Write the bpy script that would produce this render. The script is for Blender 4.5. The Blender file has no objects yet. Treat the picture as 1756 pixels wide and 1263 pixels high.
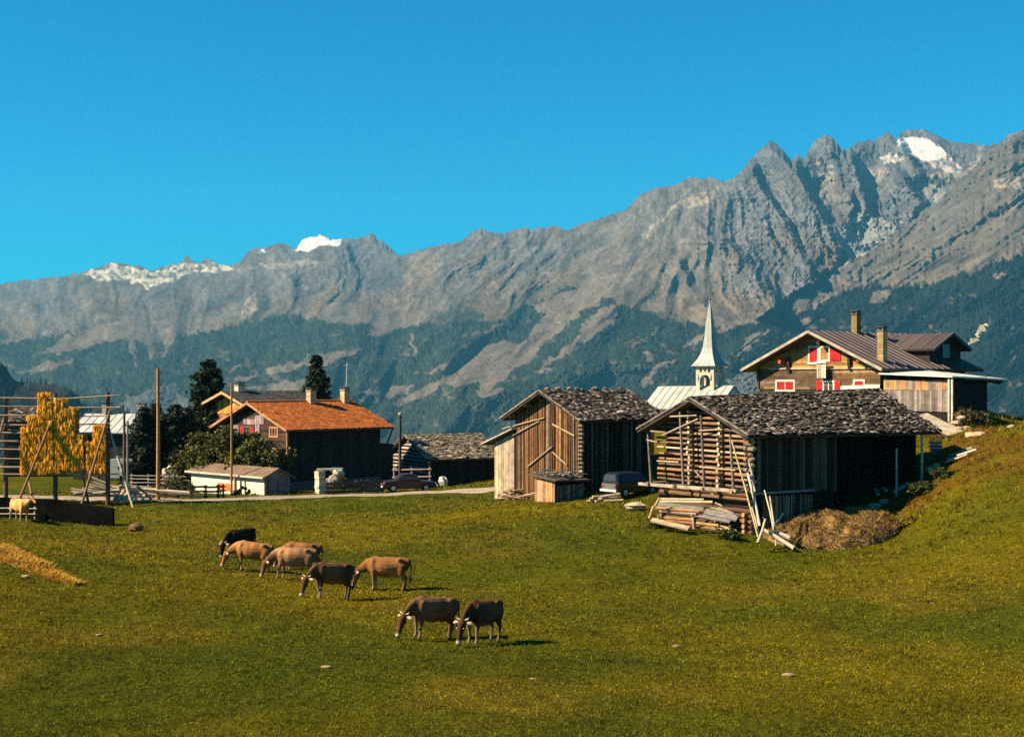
import bpy, math, random
import numpy as np
from mathutils import Vector, Matrix

scene = bpy.context.scene
col = scene.collection
R = math.radians
random.seed(7)
rng = np.random.default_rng(11)

# ------------------------------------------------------------------ camera, sky, sun, exposure
F, CX, HY, CZ = 2412.0, 878.0, 650.0, 10.0      # focal length in photo pixels, horizon row, eye height
cam_d = bpy.data.cameras.new('camera'); cam = bpy.data.objects.new('camera', cam_d); col.objects.link(cam)
cam.location = (0, 0, CZ); cam.rotation_euler = (R(90), 0, 0)
cam_d.sensor_width = 36; cam_d.lens = F / 1756 * 36; cam_d.shift_y = (HY - 631.5) / 1756
cam_d.clip_start = 0.5; cam_d.clip_end = 60000
scene.camera = cam

SUN_EL = R(36)
SUN_TO = Vector((-0.985 * math.cos(SUN_EL), -0.17 * math.cos(SUN_EL), math.sin(SUN_EL))).normalized()
sun_d = bpy.data.lights.new('sun', 'SUN'); sun = bpy.data.objects.new('sun', sun_d); col.objects.link(sun)
sun_d.energy = 5.0; sun_d.angle = R(0.5); sun_d.color = (1.0, 0.85, 0.62)
sun.rotation_euler = SUN_TO.to_track_quat('Z', 'Y').to_euler(); sun.location = (-60, 20, 60)

w = bpy.data.worlds.new('World'); scene.world = w; w.use_nodes = True
nt = w.node_tree; nt.nodes.clear()
sky = nt.nodes.new('ShaderNodeTexSky'); sky.sky_type = 'NISHITA'; sky.sun_disc = False
sky.sun_elevation = SUN_EL; sky.sun_rotation = math.atan2(SUN_TO.x, SUN_TO.y)
sky.altitude = 1300; sky.air_density = 1.0; sky.dust_density = 0.6; sky.ozone_density = 2.0
tint = nt.nodes.new('ShaderNodeMixRGB'); tint.blend_type = 'MULTIPLY'; tint.inputs[0].default_value = 1
tint.inputs[2].default_value = (0.0, 0.95, 1.30, 1)
bg = nt.nodes.new('ShaderNodeBackground'); bg.inputs[1].default_value = 0.043
out = nt.nodes.new('ShaderNodeOutputWorld')
nt.links.new(sky.outputs[0], tint.inputs[1]); nt.links.new(tint.outputs[0], bg.inputs[0]); nt.links.new(bg.outputs[0], out.inputs[0])

scene.view_settings.view_transform = 'Standard'; scene.view_settings.look = 'None'
scene.view_settings.gamma = 1; scene.view_settings.use_curve_mapping = False
scene.view_settings.exposure = 1.32
scene.render.engine = 'CYCLES'
cy = scene.cycles
cy.max_bounces = 5; cy.diffuse_bounces = 2; cy.glossy_bounces = 2; cy.transmission_bounces = 3; cy.volume_bounces = 1
cy.transparent_max_bounces = 6
cy.use_denoising = False            # keep the fine grain of rock, turf and foliage
cy.sample_clamp_indirect = 3.0; cy.use_adaptive_sampling = False

Z = Vector((0, 0, 1))
def at(px, py, Y):
    """point of the place that lies Y metres ahead of the camera plane"""
    return Vector(((px - CX) / F * Y, Y, CZ - (py - HY) / F * Y))

# ------------------------------------------------------------------ noise
_tab = np.random.default_rng(5).uniform(-1, 1, (256, 256))
def vnoise(x, y):
    xi = np.floor(x).astype(np.int64); yi = np.floor(y).astype(np.int64)
    fx = x - xi; fy = y - yi
    fx = fx * fx * fx * (fx * (fx * 6 - 15) + 10); fy = fy * fy * fy * (fy * (fy * 6 - 15) + 10)
    a = _tab[xi % 256, yi % 256]; b = _tab[(xi + 1) % 256, yi % 256]
    c = _tab[xi % 256, (yi + 1) % 256]; d = _tab[(xi + 1) % 256, (yi + 1) % 256]
    return (a * (1 - fx) + b * fx) * (1 - fy) + (c * (1 - fx) + d * fx) * fy
def fbm(x, y, o=4, g=0.5):
    s = 0; amp = 1
    for k in range(o):
        s = s + amp * vnoise(x * 2 ** k + 17.3 * k, y * 2 ** k + 9.1 * k); amp *= g
    return s
def ridged(x, y, o=4, g=0.5):
    s = 0; amp = 1
    for k in range(o):
        s = s + amp * (1 - 2 * np.abs(vnoise(x * 2 ** k + 31.7 * k, y * 2 ** k + 5.3 * k))); amp *= g
    return s
def sstep(a, b, x):
    t = np.clip((x - a) / (b - a), 0, 1); return t * t * (3 - 2 * t)

# ------------------------------------------------------------------ materials
MATS = {}
def mat(name, rough=0.9, scale=3.0, amp=0.35, bump=0.0, stretch=(1, 1, 1), spec=0.15, metal=0.0, fine=0.0, transl=0.0):
    """procedural surface: the piece's own colour, broken up by noise, with noise relief"""
    if name in MATS: return MATS[name]
    m = bpy.data.materials.new(name); m.use_nodes = True; t = m.node_tree; t.nodes.clear()
    N = t.nodes.new; L = t.links.new
    o = N('ShaderNodeOutputMaterial'); p = N('ShaderNodeBsdfPrincipled')
    p.inputs['Roughness'].default_value = rough; p.inputs['Specular IOR Level'].default_value = spec
    p.inputs['Metallic'].default_value = metal
    a = N('ShaderNodeAttribute'); a.attribute_name = 'Col'
    tc = N('ShaderNodeTexCoord'); mp = N('ShaderNodeMapping'); mp.inputs['Scale'].default_value = stretch
    L(tc.outputs['Object'], mp.inputs[0])
    n = N('ShaderNodeTexNoise'); n.inputs['Scale'].default_value = scale; n.inputs['Detail'].default_value = 8
    n.inputs['Roughness'].default_value = 0.65; L(mp.outputs[0], n.inputs['Vector'])
    mr = N('ShaderNodeMapRange'); mr.inputs[1].default_value = 0.28; mr.inputs[2].default_value = 0.72
    mr.inputs[3].default_value = 1 - amp; mr.inputs[4].default_value = 1 + amp; L(n.outputs[0], mr.inputs[0])
    mx = N('ShaderNodeMixRGB'); mx.blend_type = 'MULTIPLY'; mx.inputs[0].default_value = 1
    L(a.outputs['Color'], mx.inputs[1]); L(mr.outputs[0], mx.inputs[2]); c_out = mx.outputs[0]
    if fine:
        n2 = N('ShaderNodeTexNoise'); n2.inputs['Scale'].default_value = scale * 9; n2.inputs['Detail'].default_value = 4; L(mp.outputs[0], n2.inputs['Vector'])
        m2 = N('ShaderNodeMapRange'); m2.inputs[1].default_value = 0.3; m2.inputs[2].default_value = 0.7
        m2.inputs[3].default_value = 1 - fine; m2.inputs[4].default_value = 1 + fine; L(n2.outputs[0], m2.inputs[0])
        x2 = N('ShaderNodeMixRGB'); x2.blend_type = 'MULTIPLY'; x2.inputs[0].default_value = 1
        L(c_out, x2.inputs[1]); L(m2.outputs[0], x2.inputs[2]); c_out = x2.outputs[0]
    L(c_out, p.inputs['Base Color'])
    if bump:
        b = N('ShaderNodeBump'); b.inputs['Strength'].default_value = 0.8; b.inputs['Distance'].default_value = bump
        L(n.outputs[0], b.inputs['Height']); L(b.outputs[0], p.inputs['Normal'])
    if transl:
        tr = N('ShaderNodeBsdfTranslucent'); L(c_out, tr.inputs[0])
        ms = N('ShaderNodeMixShader'); ms.inputs[0].default_value = transl
        L(p.outputs[0], ms.inputs[1]); L(tr.outputs[0], ms.inputs[2]); L(ms.outputs[0], o.inputs[0])
    else:
        L(p.outputs[0], o.inputs[0])
    MATS[name] = m
    return m
WOOD = mat('weathered_wood', 0.85, 2.2, 0.45, 0.01, (1, 1, 1), 0.15, fine=0.35)
LOG = mat('log_wood', 0.85, 1.6, 0.4, 0.02, (1, 1, 3), 0.15, fine=0.35)
PLASTER = mat('plaster', 0.9, 1.1, 0.14, 0.008, fine=0.06)
STONE = mat('stone', 0.92, 2.5, 0.35, 0.05, fine=0.25)
SHEET = mat('sheet_metal', 0.55, 0.9, 0.22, 0.004, spec=0.4, fine=0.08)
TILE = mat('roof_tile', 0.85, 1.4, 0.25, 0.01, fine=0.25)
LEAF = mat('foliage', 0.75, 1.2, 0.4, 0, spec=0.2, transl=0.15)
HIDE = mat('cow_hide', 0.85, 3.0, 0.28, 0.012, spec=0.08, fine=0.18)
HORN = mat('horn', 0.5, 9, 0.2, spec=0.3)
STRAW = mat('straw', 0.8, 2.0, 0.35, 0, spec=0.2, transl=0.1)
PAINT = mat('car_paint', 0.32, 2, 0.1, spec=0.5)
GLASS = mat('glass', 0.2, 2, 0.1, spec=0.15)
PLAIN = mat('plain', 0.8, 4, 0.2)

# ------------------------------------------------------------------ object helpers
def tag(o, label=None, cat=None, group=None, kind=None):
    if label: o['label'] = label
    if cat: o['category'] = cat
    if group: o['group'] = group
    if kind or label: o['kind'] = kind or 'thing'
    return o
def thing(name, loc, label, cat, group=None):
    o = bpy.data.objects.new(name, None); col.objects.link(o); o.location = loc; o.empty_display_size = 0.3
    return tag(o, label, cat, group)
def root_loc(o):
    p = Vector((0, 0, 0))
    while o is not None: p += o.location; o = o.parent
    return p
def link_mesh(name, me, parent=None, loc=None):
    o = bpy.data.objects.new(name, me); col.objects.link(o)
    if parent is not None: o.parent = parent
    if loc is not None: o.location = loc
    return o
def np_mesh(name, co, tris, colors=None, material=None, nside=3, smooth=False):
    me = bpy.data.meshes.new(name)
    co = np.asarray(co, np.float32); fa = np.asarray(tris, np.int32).reshape(-1, nside)
    me.vertices.add(len(co)); me.vertices.foreach_set('co', co.ravel())
    me.loops.add(fa.size); me.loops.foreach_set('vertex_index', fa.ravel())
    me.polygons.add(len(fa)); me.polygons.foreach_set('loop_start', np.arange(0, fa.size, nside, dtype=np.int32))
    if smooth: me.polygons.foreach_set('use_smooth', np.ones(len(fa), bool))
    if colors is not None:
        a = me.color_attributes.new('Col', 'FLOAT_COLOR', 'POINT')
        c4 = np.ones((len(co), 4), np.float32); c4[:, :3] = colors; a.data.foreach_set('color', c4.ravel())
    if material: me.materials.append(material)
    me.update(calc_edges=True); me.validate()
    return me
def vary(c, a=0.2, h=0.05):
    k = 1 + random.uniform(-a, a)
    return tuple(max(0.002, x * k * (1 + random.uniform(-h, h))) for x in c)
def perp(d):
    d = d.normalized(); r = Vector((0, 0, 1)) if abs(d.z) < 0.9 else Vector((1, 0, 0))
    x = d.cross(r).normalized(); return x, x.cross(d).normalized()
class MB:
    """collects solid pieces in world coordinates; build() links them as ONE mesh object"""
    def __init__(s): s.v = []; s.f = []; s.c = []; s.sm = []
    def add(s, vs, fs, c, smooth=False):
        o = len(s.v); s.v += [tuple(x) for x in vs]
        for f in fs: s.f.append([i + o for i in f]); s.c.append(c); s.sm.append(smooth)
    def box(s, p, ax, h, c, taper=1.0):
        p = Vector(p); X, Y, Z = [Vector(a) * k for a, k in zip(ax, h)]
        vs = [p + X * i * (taper if k > 0 else 1) + Y * j * (taper if k > 0 else 1) + Z * k for k in (-1, 1) for j in (-1, 1) for i in (-1, 1)]
        s.add(vs, [(0, 2, 3, 1), (4, 5, 7, 6), (0, 1, 5, 4), (2, 6, 7, 3), (0, 4, 6, 2), (1, 3, 7, 5)], c)
    def bar(s, a, b, wd, ht, c, up=None):
        a = Vector(a); b = Vector(b); d = (b - a); L = d.length
        if L < 1e-5: return
        d /= L
        if up is None: x, z = perp(d)
        else:
            up = Vector(up); x = d.cross(up).normalized(); z = x.cross(d).normalized()
        s.box((a + b) / 2, (x, d, z), (wd / 2, L / 2, ht / 2), c)
    def tube(s, a, b, r0, r1, c, n=7, smooth=True, capc=None):
        a = Vector(a); b = Vector(b); x, y = perp(b - a)
        vs = []
        for p, r in ((a, r0), (b, r1)):
            for k in range(n):
                t = 2 * math.pi * k / n; vs.append(p + x * (r * math.cos(t)) + y * (r * math.sin(t)))
        s.add(vs, [(k, (k + 1) % n, n + (k + 1) % n, n + k) for k in range(n)], c, smooth)
        s.add(vs, [tuple(range(n - 1, -1, -1)), tuple(range(n, 2 * n))], capc or c)
    def path(s, pts, rs, c, n=7):
        for i in range(len(pts) - 1): s.tube(pts[i], pts[i + 1], rs[i], rs[i + 1], c, n)
    def prism(s, poly, ext, c):
        """polygon (list of points) pushed along ext"""
        n = len(poly); e = Vector(ext); P = [Vector(p) for p in poly]
        vs = P + [p + e for p in P]
        s.add(vs, [tuple(range(n)), tuple(range(2 * n - 1, n - 1, -1))] + [(k, n + k, n + (k + 1) % n, (k + 1) % n) for k in range(n)], c)
    def blob(s, p, r, c, n=8, jag=0.18, sq=(1, 1, 1)):
        """rough stone"""
        p = Vector(p); vs = [p + Vector((0, 0, r * sq[2]))]; m = max(3, n // 2)
        for i in range(1, m):
            ph = math.pi * i / m
            for k in range(n):
                t = 2 * math.pi * (k + 0.5 * (i % 2)) / n; q = r * (1 + random.uniform(-jag, jag))
                vs.append(p + Vector((q * math.sin(ph) * math.cos(t) * sq[0], q * math.sin(ph) * math.sin(t) * sq[1], q * math.cos(ph) * sq[2])))
        vs.append(p - Vector((0, 0, r * sq[2]))); e = len(vs) - 1
        fs = [(0, 1 + k, 1 + (k + 1) % n) for k in range(n)]
        for i in range(m - 2):
            a = 1 + i * n; b = a + n
            fs += [(a + k, b + k, b + (k + 1) % n, a + (k + 1) % n) for k in range(n)]
        a = 1 + (m - 2) * n; fs += [(a + (k + 1) % n, a + k, e) for k in range(n)]
        s.add(vs, fs, c)
    def build(s, name, material, parent=None, loc=None, sm=None):
        """verts are stored relative to the parent thing (or to loc for a thing that is one mesh)"""
        o0 = root_loc(parent) if parent is not None else Vector(loc if loc is not None else (0, 0, 0))
        me = bpy.data.meshes.new(name)
        me.from_pydata([(x - o0.x, y - o0.y, z - o0.z) for x, y, z in s.v], [], s.f)
        a = me.color_attributes.new('Col', 'FLOAT_COLOR', 'CORNER')
        ln = np.array([len(f) for f in s.f]); c4 = np.ones((len(s.f), 4), np.float32); c4[:, :3] = np.array(s.c)
        a.data.foreach_set('color', np.repeat(c4, ln, axis=0).ravel())
        me.polygons.foreach_set('use_smooth', np.array(s.sm, bool) if sm is None else np.full(len(s.f), sm))
        me.materials.append(material); me.update()
        return link_mesh(name, me, parent, None if parent is not None else o0)
# ------------------------------------------------------------------ ground
CTRL = [  # photo column, photo row, metres ahead
 (-300, 1263, 30), (0, 1263, 30), (450, 1263, 30), (878, 1263, 30), (1300, 1263, 30), (1756, 1263, 30), (2100, 1263, 30),
 (60, 1100, 38.5), (735, 1096, 43), (1300, 1080, 46.5), (1756, 1060, 46), (2100, 1030, 46),
 (200, 1000, 51), (560, 1024, 52), (660, 1012, 56), (430, 984, 59.5), (500, 990, 57.5), (1000, 960, 62), (0, 945, 56), (1300, 960, 62), (1480, 950, 62),
 (415, 950, 68), (35, 893, 90), (190, 906, 88), (-200, 880, 90), (300, 880, 93), (620, 880, 92), (900, 858, 87), (1000, 858, 84), (1085, 880, 76), (1110, 900, 68), (1290, 910, 65.5),
 (1370, 900, 68), (1500, 872, 70), (1590, 815, 74), (1560, 930, 64), (1660, 880, 62), (1756, 930, 57), (1756, 800, 64), (1610, 858, 66), (2000, 780, 64), (2000, 900, 60),
 (1680, 745, 73), (1756, 735, 71), (2000, 728, 74), (1756, 740, 82), (1756, 744, 95), (1850, 740, 90), (1700, 738, 84), (1640, 735, 82), (1560, 700, 100), (1400, 672, 105), (1300, 675, 110), (1200, 720, 125), (1640, 700, 110), (1800, 735, 120),
 (1000, 840, 95), (1110, 800, 95), (0, 853, 104), (270, 856, 103), (500, 853, 104), (750, 846, 104), (840, 842, 100), (-300, 860, 104),
 (100, 838, 116), (400, 846, 112), (560, 838, 112), (700, 838, 118), (840, 830, 120), (-300, 838, 118),
 (200, 812, 150), (600, 812, 150), (1000, 800, 150), (1400, 730, 150), (1800, 720, 160), (-400, 815, 150)]
_P = np.array([tuple(at(*c)) for c in CTRL])
def _tps(d2): return d2 * np.log(d2 + 1e-9)
_n = len(_P); _S = 40.0
_K = _tps(((_P[:, None, :2] / _S - _P[None, :, :2] / _S) ** 2).sum(-1)) + 0.02 * np.eye(_n)
_A = np.zeros((_n + 3, _n + 3)); _A[:_n, :_n] = _K; _A[:_n, _n] = 1; _A[:_n, _n + 1:] = _P[:, :2] / _S; _A[_n:, :_n] = _A[:_n, _n:].T
_W = np.linalg.solve(_A, np.concatenate([_P[:, 2], [0, 0, 0]]))
def ground_np(x, y):
    x = np.asarray(x, float); y = np.asarray(y, float)
    yc = np.clip(y, 26, 160); hw = 14 + yc * 0.45; xc = np.clip(x, -hw, hw)
    z = _W[_n] + _W[_n + 1] * xc / _S + _W[_n + 2] * yc / _S
    for i in range(_n):
        z = z + _W[i] * _tps(((xc - _P[i, 0]) / _S) ** 2 + ((yc - _P[i, 1]) / _S) ** 2)
    near = sstep(20, 30, y) * (1 - sstep(100, 112, y))
    z = z + near * (0.10 * vnoise(x / 3.1, y / 3.1) + 0.05 * vnoise(x / 1.1 + 9, y / 1.1))
    d = np.clip(y - 165, 0, None); z = z - 0.0016 * d ** 2 * (d < 300) - (d >= 300) * (0.0016 * 90000 + 0.55 * (d - 300))
    b = np.clip(24 - y, 0, None); z = z + 0.10 * b * (b < 60) + 6 * (b >= 60)
    # cut of the bank below the road, held by the retaining wall
    return np.maximum(z, -650.0)
def gz(x, y): return float(ground_np(np.array([x]), np.array([y]))[0])
def gpt(px, Y, dz=0.0):
    x = (px - CX) / F * Y; return Vector((x, Y, gz(x, Y) + dz))

def hit(px, py, lo=26.0, hi=168.0):
    """where the line of sight through a picture point first meets the ground"""
    Y = np.linspace(lo, hi, 900); d = (CZ - (py - HY) / F * Y) - ground_np((px - CX) / F * Y, Y)
    k = np.argmax(d <= 0) if (d <= 0).any() else len(Y) - 1
    return gpt(px, float(Y[k]))

def ground_mat():
    m = bpy.data.materials.new('meadow'); m.use_nodes = True; t = m.node_tree; t.nodes.clear(); N = t.nodes.new; L = t.links.new
    o = N('ShaderNodeOutputMaterial'); p = N('ShaderNodeBsdfPrincipled'); p.inputs['Roughness'].default_value = 1; p.inputs['Specular IOR Level'].default_value = 0.02
    a = N('ShaderNodeAttribute'); a.attribute_name = 'Col'; tc = N('ShaderNodeTexCoord')
    def noise(sc, lo, hi, d=6):
        n = N('ShaderNodeTexNoise'); n.inputs['Scale'].default_value = sc; n.inputs['Detail'].default_value = d; n.inputs['Roughness'].default_value = 0.7
        L(tc.outputs['Object'], n.inputs['Vector']); r = N('ShaderNodeMapRange'); r.inputs[1].default_value = 0.3; r.inputs[2].default_value = 0.7
        r.inputs[3].default_value = lo; r.inputs[4].default_value = hi; L(n.outputs[0], r.inputs[0]); return r.outputs[0], n.outputs[0]
    c = a.outputs['Color']
    for sc, lo, hi in ((0.35, 0.8, 1.2), (4.0, 0.6, 1.4), (16.0, 0.45, 1.5)):
        f, h = noise(sc, lo, hi); x = N('ShaderNodeMixRGB'); x.blend_type = 'MULTIPLY'; x.inputs[0].default_value = 1; L(c, x.inputs[1]); L(f, x.inputs[2]); c = x.outputs[0]
    b = N('ShaderNodeBump'); b.inputs['Strength'].default_value = 1; b.inputs['Distance'].default_value = 0.12; L(h, b.inputs['Height']); L(b.outputs[0], p.inputs['Normal'])
    L(c, p.inputs['Base Color']); L(p.outputs[0], o.inputs[0]); return m
G_OLIVE = np.array([0.178, 0.135, 0.005]); G_GREEN = np.array([0.088, 0.098, 0.006]); G_TAN = np.array([0.25, 0.145, 0.016]); G_RUST = np.array([0.17, 0.08, 0.01])
def grass_color(x, y):
    """the turf's own colour: greener hollows, drier yellow ground, rusty heath on the right-hand bank"""
    u = CX + x / np.maximum(y, 5) * F
    f = fbm(x / 9, y / 9, 4) * 0.5 + fbm(x / 30 + 4, y / 40, 2) * 0.5
    k = sstep(-0.6, 0.7, f)[..., None]
    c = G_GREEN * (1 - k) + G_OLIVE * k
    dry = (sstep(0.25, 0.9, fbm(x / 5 + 50, y / 5, 4)) * 0.3)[..., None]; c = c * (1 - dry) + G_TAN * dry
    bank = sstep(14, 20, x) * sstep(60, 68, y) * sstep(-0.3, 0.5, fbm(x / 3 + 3, y / 4 + 8, 4)); bank = (bank * 0.75)[..., None]
    c = c * (1 - bank) + G_RUST * bank
    return c
def build_ground():
    def axis(parts):
        return np.unique(np.concatenate([np.linspace(a, b, n) for a, b, n in parts]))
    ys = axis([(-60, 20, 30), (20, 125, 300), (125, 200, 60), (200, 600, 40), (600, 1600, 20)])
    s = axis([(-1.0, -0.42, 40), (-0.42, 0.42, 380), (0.42, 1.0, 40)])
    Yg, Sg = np.meshgrid(ys, s, indexing='ij'); half = 26 + np.clip(Yg, 0, None); Xg = Sg * half
    Zg = ground_np(Xg, Yg)
    n0, n1 = Xg.shape; idx = np.arange(n0 * n1).reshape(n0, n1)
    q = np.stack([idx[:-1, :-1], idx[:-1, 1:], idx[1:, 1:], idx[1:, :-1]], -1)
    co = np.stack([Xg, Yg, Zg], -1).reshape(-1, 3)
    far = sstep(170, 260, Yg.ravel())[:, None]
    c = grass_color(co[:, 0], co[:, 1]) * 0.75 * (1 - far) + np.array([0.03, 0.045, 0.02]) * far
    o = link_mesh('ground', np_mesh('ground', co, q.reshape(-1, 4), c, ground_mat(), 4, True)); tag(o, kind='structure')
build_ground()

# ------------------------------------------------------------------ the mountain range across the valley
def poly_px(org, sc, pts): return [(org[0] + a * sc, org[1] + b * sc) for a, b in pts]
SKY = [(-300, 500), (-100, 492), (0, 487), (37, 480), (74, 478), (102, 474), (135, 468), (164, 460), (193, 449), (213, 454), (238, 456), (260, 464), (287, 456), (312, 448), (318, 438), (340, 452), (357, 441), (369, 450), (394, 456), (410, 448), (430, 425), (451, 425), (480, 416), (506, 427), (519, 411), (549, 403), (566, 409), (586, 409), (615, 407), (633, 401), (656, 411), (681, 439), (693, 437), (722, 426), (757, 419), (792, 413), (805, 400), (820, 393), (841, 397), (863, 399), (880, 396), (894, 389), (919, 391), (951, 387), (968, 395), (1001, 383), (1029, 373), (1070, 360), (1100, 332), (1134, 319), (1149, 321), (1182, 304), (1223, 306), (1242, 310), (1257, 306), (1283, 278), (1298, 263), (1309, 250), (1321, 241), (1340, 254), (1358, 276), (1367, 266), (1380, 271), (1397, 243), (1417, 227), (1432, 239), (1451, 261), (1470, 242), (1500, 239), (1524, 227), (1537, 236), (1545, 227), (1563, 221), (1582, 220), (1604, 231), (1623, 239), (1645, 246), (1683, 248), (1698, 250), (1713, 244), (1735, 227), (1756, 220), (1850, 200), (2060, 215)]
FLANK = [(1240, 620), (1294, 553), (1302, 545), (1339, 517), (1436, 459), (1511, 418), (1567, 377), (1634, 317), (1679, 278), (1713, 247), (1735, 228), (1756, 221), (1850, 201), (2060, 216)]
TREE = [(-300, 590), (0, 588), (74, 575), (130, 570), (246, 588), (348, 570), (389, 557), (451, 545), (512, 538), (574, 552), (640, 556), (680, 565), (712, 554), (788, 546), (863, 549), (884, 533), (909, 521), (949, 506), (976, 486), (1010, 498), (1060, 520), (1100, 530), (1166, 552), (1255, 562), (1300, 549), (1384, 527), (1436, 505), (1496, 486), (1567, 489), (1623, 478), (1698, 452), (1756, 433), (2060, 390)]
zA = ((0, 380), 0.41); zB = ((680, 420), 0.2692); zC = ((340, 520), 0.2164); zD = ((1100, 420), 0.2217); zE = ((1340, 225), 0.2178); zF = ((1100, 190), 0.3736)
MEADOW = [
 (zB, [(1240, 250), (1335, 225), (1280, 380), (1170, 440), (1060, 530), (910, 640), (890, 720), (760, 775), (640, 900), (540, 930), (520, 860), (330, 900), (290, 850), (330, 770), (460, 670), (560, 650), (690, 615), (800, 640), (860, 590), (880, 520), (960, 440), (860, 385), (1010, 335)]),
 (zB, [(290, 850), (340, 880), (110, 985), (0, 1060), (0, 1010), (110, 935)]), (zB, [(180, 820), (300, 765), (460, 655), (540, 640), (480, 690), (300, 800)]),
 (zB, [(1400, 385), (1320, 395), (1180, 515), (1160, 575), (1060, 675), (880, 795), (905, 800), (1080, 700), (1190, 630), (1300, 550), (1400, 490)]),
 (zB, [(510, 925), (700, 920), (735, 890), (640, 960), (540, 975)]), (zB, [(555, 550), (680, 495), (670, 530), (580, 575)]), (zB, [(870, 795), (985, 785), (980, 805), (870, 812)]),
 (zB, [(-20, 905), (100, 900), (90, 940), (-20, 960)]), (zB, [(95, 560), (120, 560), (115, 720), (100, 720)]),
 (zC, [(540, 530), (740, 450), (760, 480), (950, 420), (1000, 395), (1290, 345), (1250, 395), (1000, 490), (840, 500), (700, 545), (560, 560)]),
 (zC, [(1050, 525), (1300, 380), (1120, 495)]), (zC, [(265, 520), (340, 485), (355, 510), (250, 550)]), (zC, [(290, 590), (460, 540), (440, 575), (280, 625)]),
 (zC, [(360, 650), (600, 635), (830, 600), (830, 640), (800, 700), (700, 710), (550, 705), (400, 680)]), (zC, [(1250, 695), (1480, 660), (1480, 690), (1560, 650), (1700, 655), (1690, 695), (1440, 770), (1230, 800), (1440, 715)]),
 (zC, [(1455, 905), (1640, 775), (1756, 695), (1756, 725), (1640, 805)]), (zC, [(815, 445), (900, 400), (900, 420), (830, 455)]), (zC, [(1510, 550), (1590, 505), (1580, 530)]),
 (zC, [(1100, 155), (1290, 105), (1756, -40), (1756, 140), (1600, 200), (1500, 250), (1330, 265), (1400, 175)]),
 (zA, [(190, 548), (260, 485), (420, 435), (560, 395), (600, 480), (400, 515), (250, 550)]), (zA, [(105, 634), (170, 588), (320, 568), (300, 592), (190, 620)]),
 (zA, [(545, 470), (570, 470), (570, 600), (555, 600)]), (zA, [(615, 480), (640, 480), (640, 575), (622, 575)]), (zA, [(690, 460), (720, 450), (700, 560), (685, 560)]), (zA, [(760, 590), (790, 562), (775, 590)]),
 (zD, [(0, 1040), (60, 1005), (120, 925), (265, 865), (240, 905), (130, 965), (40, 1095), (0, 1110)]), (zD, [(725, 872), (850, 695), (990, 645), (900, 735), (760, 855)]),
 (zD, [(275, 825), (440, 695), (505, 670), (480, 725), (320, 805)]), (zD, [(930, 605), (1300, 480), (1530, 330), (1440, 430), (1280, 515), (1000, 600)]),
 (zD, [(560, 650), (720, 600), (880, 580), (720, 650), (600, 665)]), (zD, [(1220, 600), (1260, 560), (1310, 560), (1290, 600)]), (zD, [(30, 830), (75, 810), (70, 880), (40, 900)]),
 (zF, [(1060, 850), (1080, 820), (1160, 830), (1140, 860), (1070, 880)]), (zF, [(1615, 760), (1680, 735), (1670, 760), (1625, 775)])]
GREYHILL = [(zD, [(655, 1035), (890, 965), (960, 960), (960, 1180), (730, 1180)]), ((0, 590), [(200, 110), (215, 95), (260, 75), (300, 68), (330, 120), (200, 130)], 1)]
SNOW = [(zA, [(1232, 122), (1262, 75), (1340, 52), (1380, 72), (1432, 70), (1420, 102), (1330, 100), (1290, 128)]), (zA, [(1085, 108), (1105, 112), (1108, 130), (1092, 128)]),
 (zE, [(910, 80), (960, 45), (1040, 48), (1170, 60), (1200, 100), (1270, 130), (1300, 190), (1230, 240), (1140, 240), (1040, 205), (960, 160)])]
SNOW2 = [(zE, [(780, 190), (930, 175), (955, 220), (880, 245), (830, 262)]), (zE, [(1140, 235), (1235, 235), (1310, 185), (1400, 290), (1420, 330), (1280, 320), (1150, 270)])]
LIME = [(zA, [(335, 222), (470, 178), (520, 185), (640, 208), (700, 188), (760, 170), (830, 178), (900, 178), (960, 185), (1010, 190), (900, 210), (800, 212), (640, 280), (520, 248), (400, 240)]), (zA, [(990, 420), (1040, 320), (1075, 290), (1070, 360), (1010, 420)]),
 (zA, [(1000, 200), (1200, 170), (1360, 165), (1300, 190), (1100, 195)]), (zE, [(240, 255), (420, 245), (410, 290), (250, 295)]), (zE, [(300, 330), (410, 330), (380, 480), (340, 640), (390, 770), (340, 740), (300, 600)]), (zE, [(660, 290), (800, 260), (850, 300), (760, 440), (700, 400)]),
 (zE, [(1060, 330), (1300, 320), (1440, 300), (1580, 120), (1560, 230), (1440, 340), (1330, 420), (1250, 360), (1080, 370)]), (zF, [(180, 410), (330, 360), (360, 350), (300, 440), (150, 450), (20, 580), (0, 560)]), (zF, [(1620, 330), (1756, 290), (1756, 350), (1640, 370)])]
SCREE = [(zE, [(390, 790), (560, 690), (620, 660), (680, 600), (750, 680), (950, 720), (830, 850), (620, 985), (470, 1010), (440, 900)]), (zE, [(1090, 400), (1250, 430), (1300, 470), (1200, 560), (1050, 670), (1090, 570)]), (zE, [(470, 1000), (520, 980), (520, 1060), (400, 1090)])]
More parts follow.
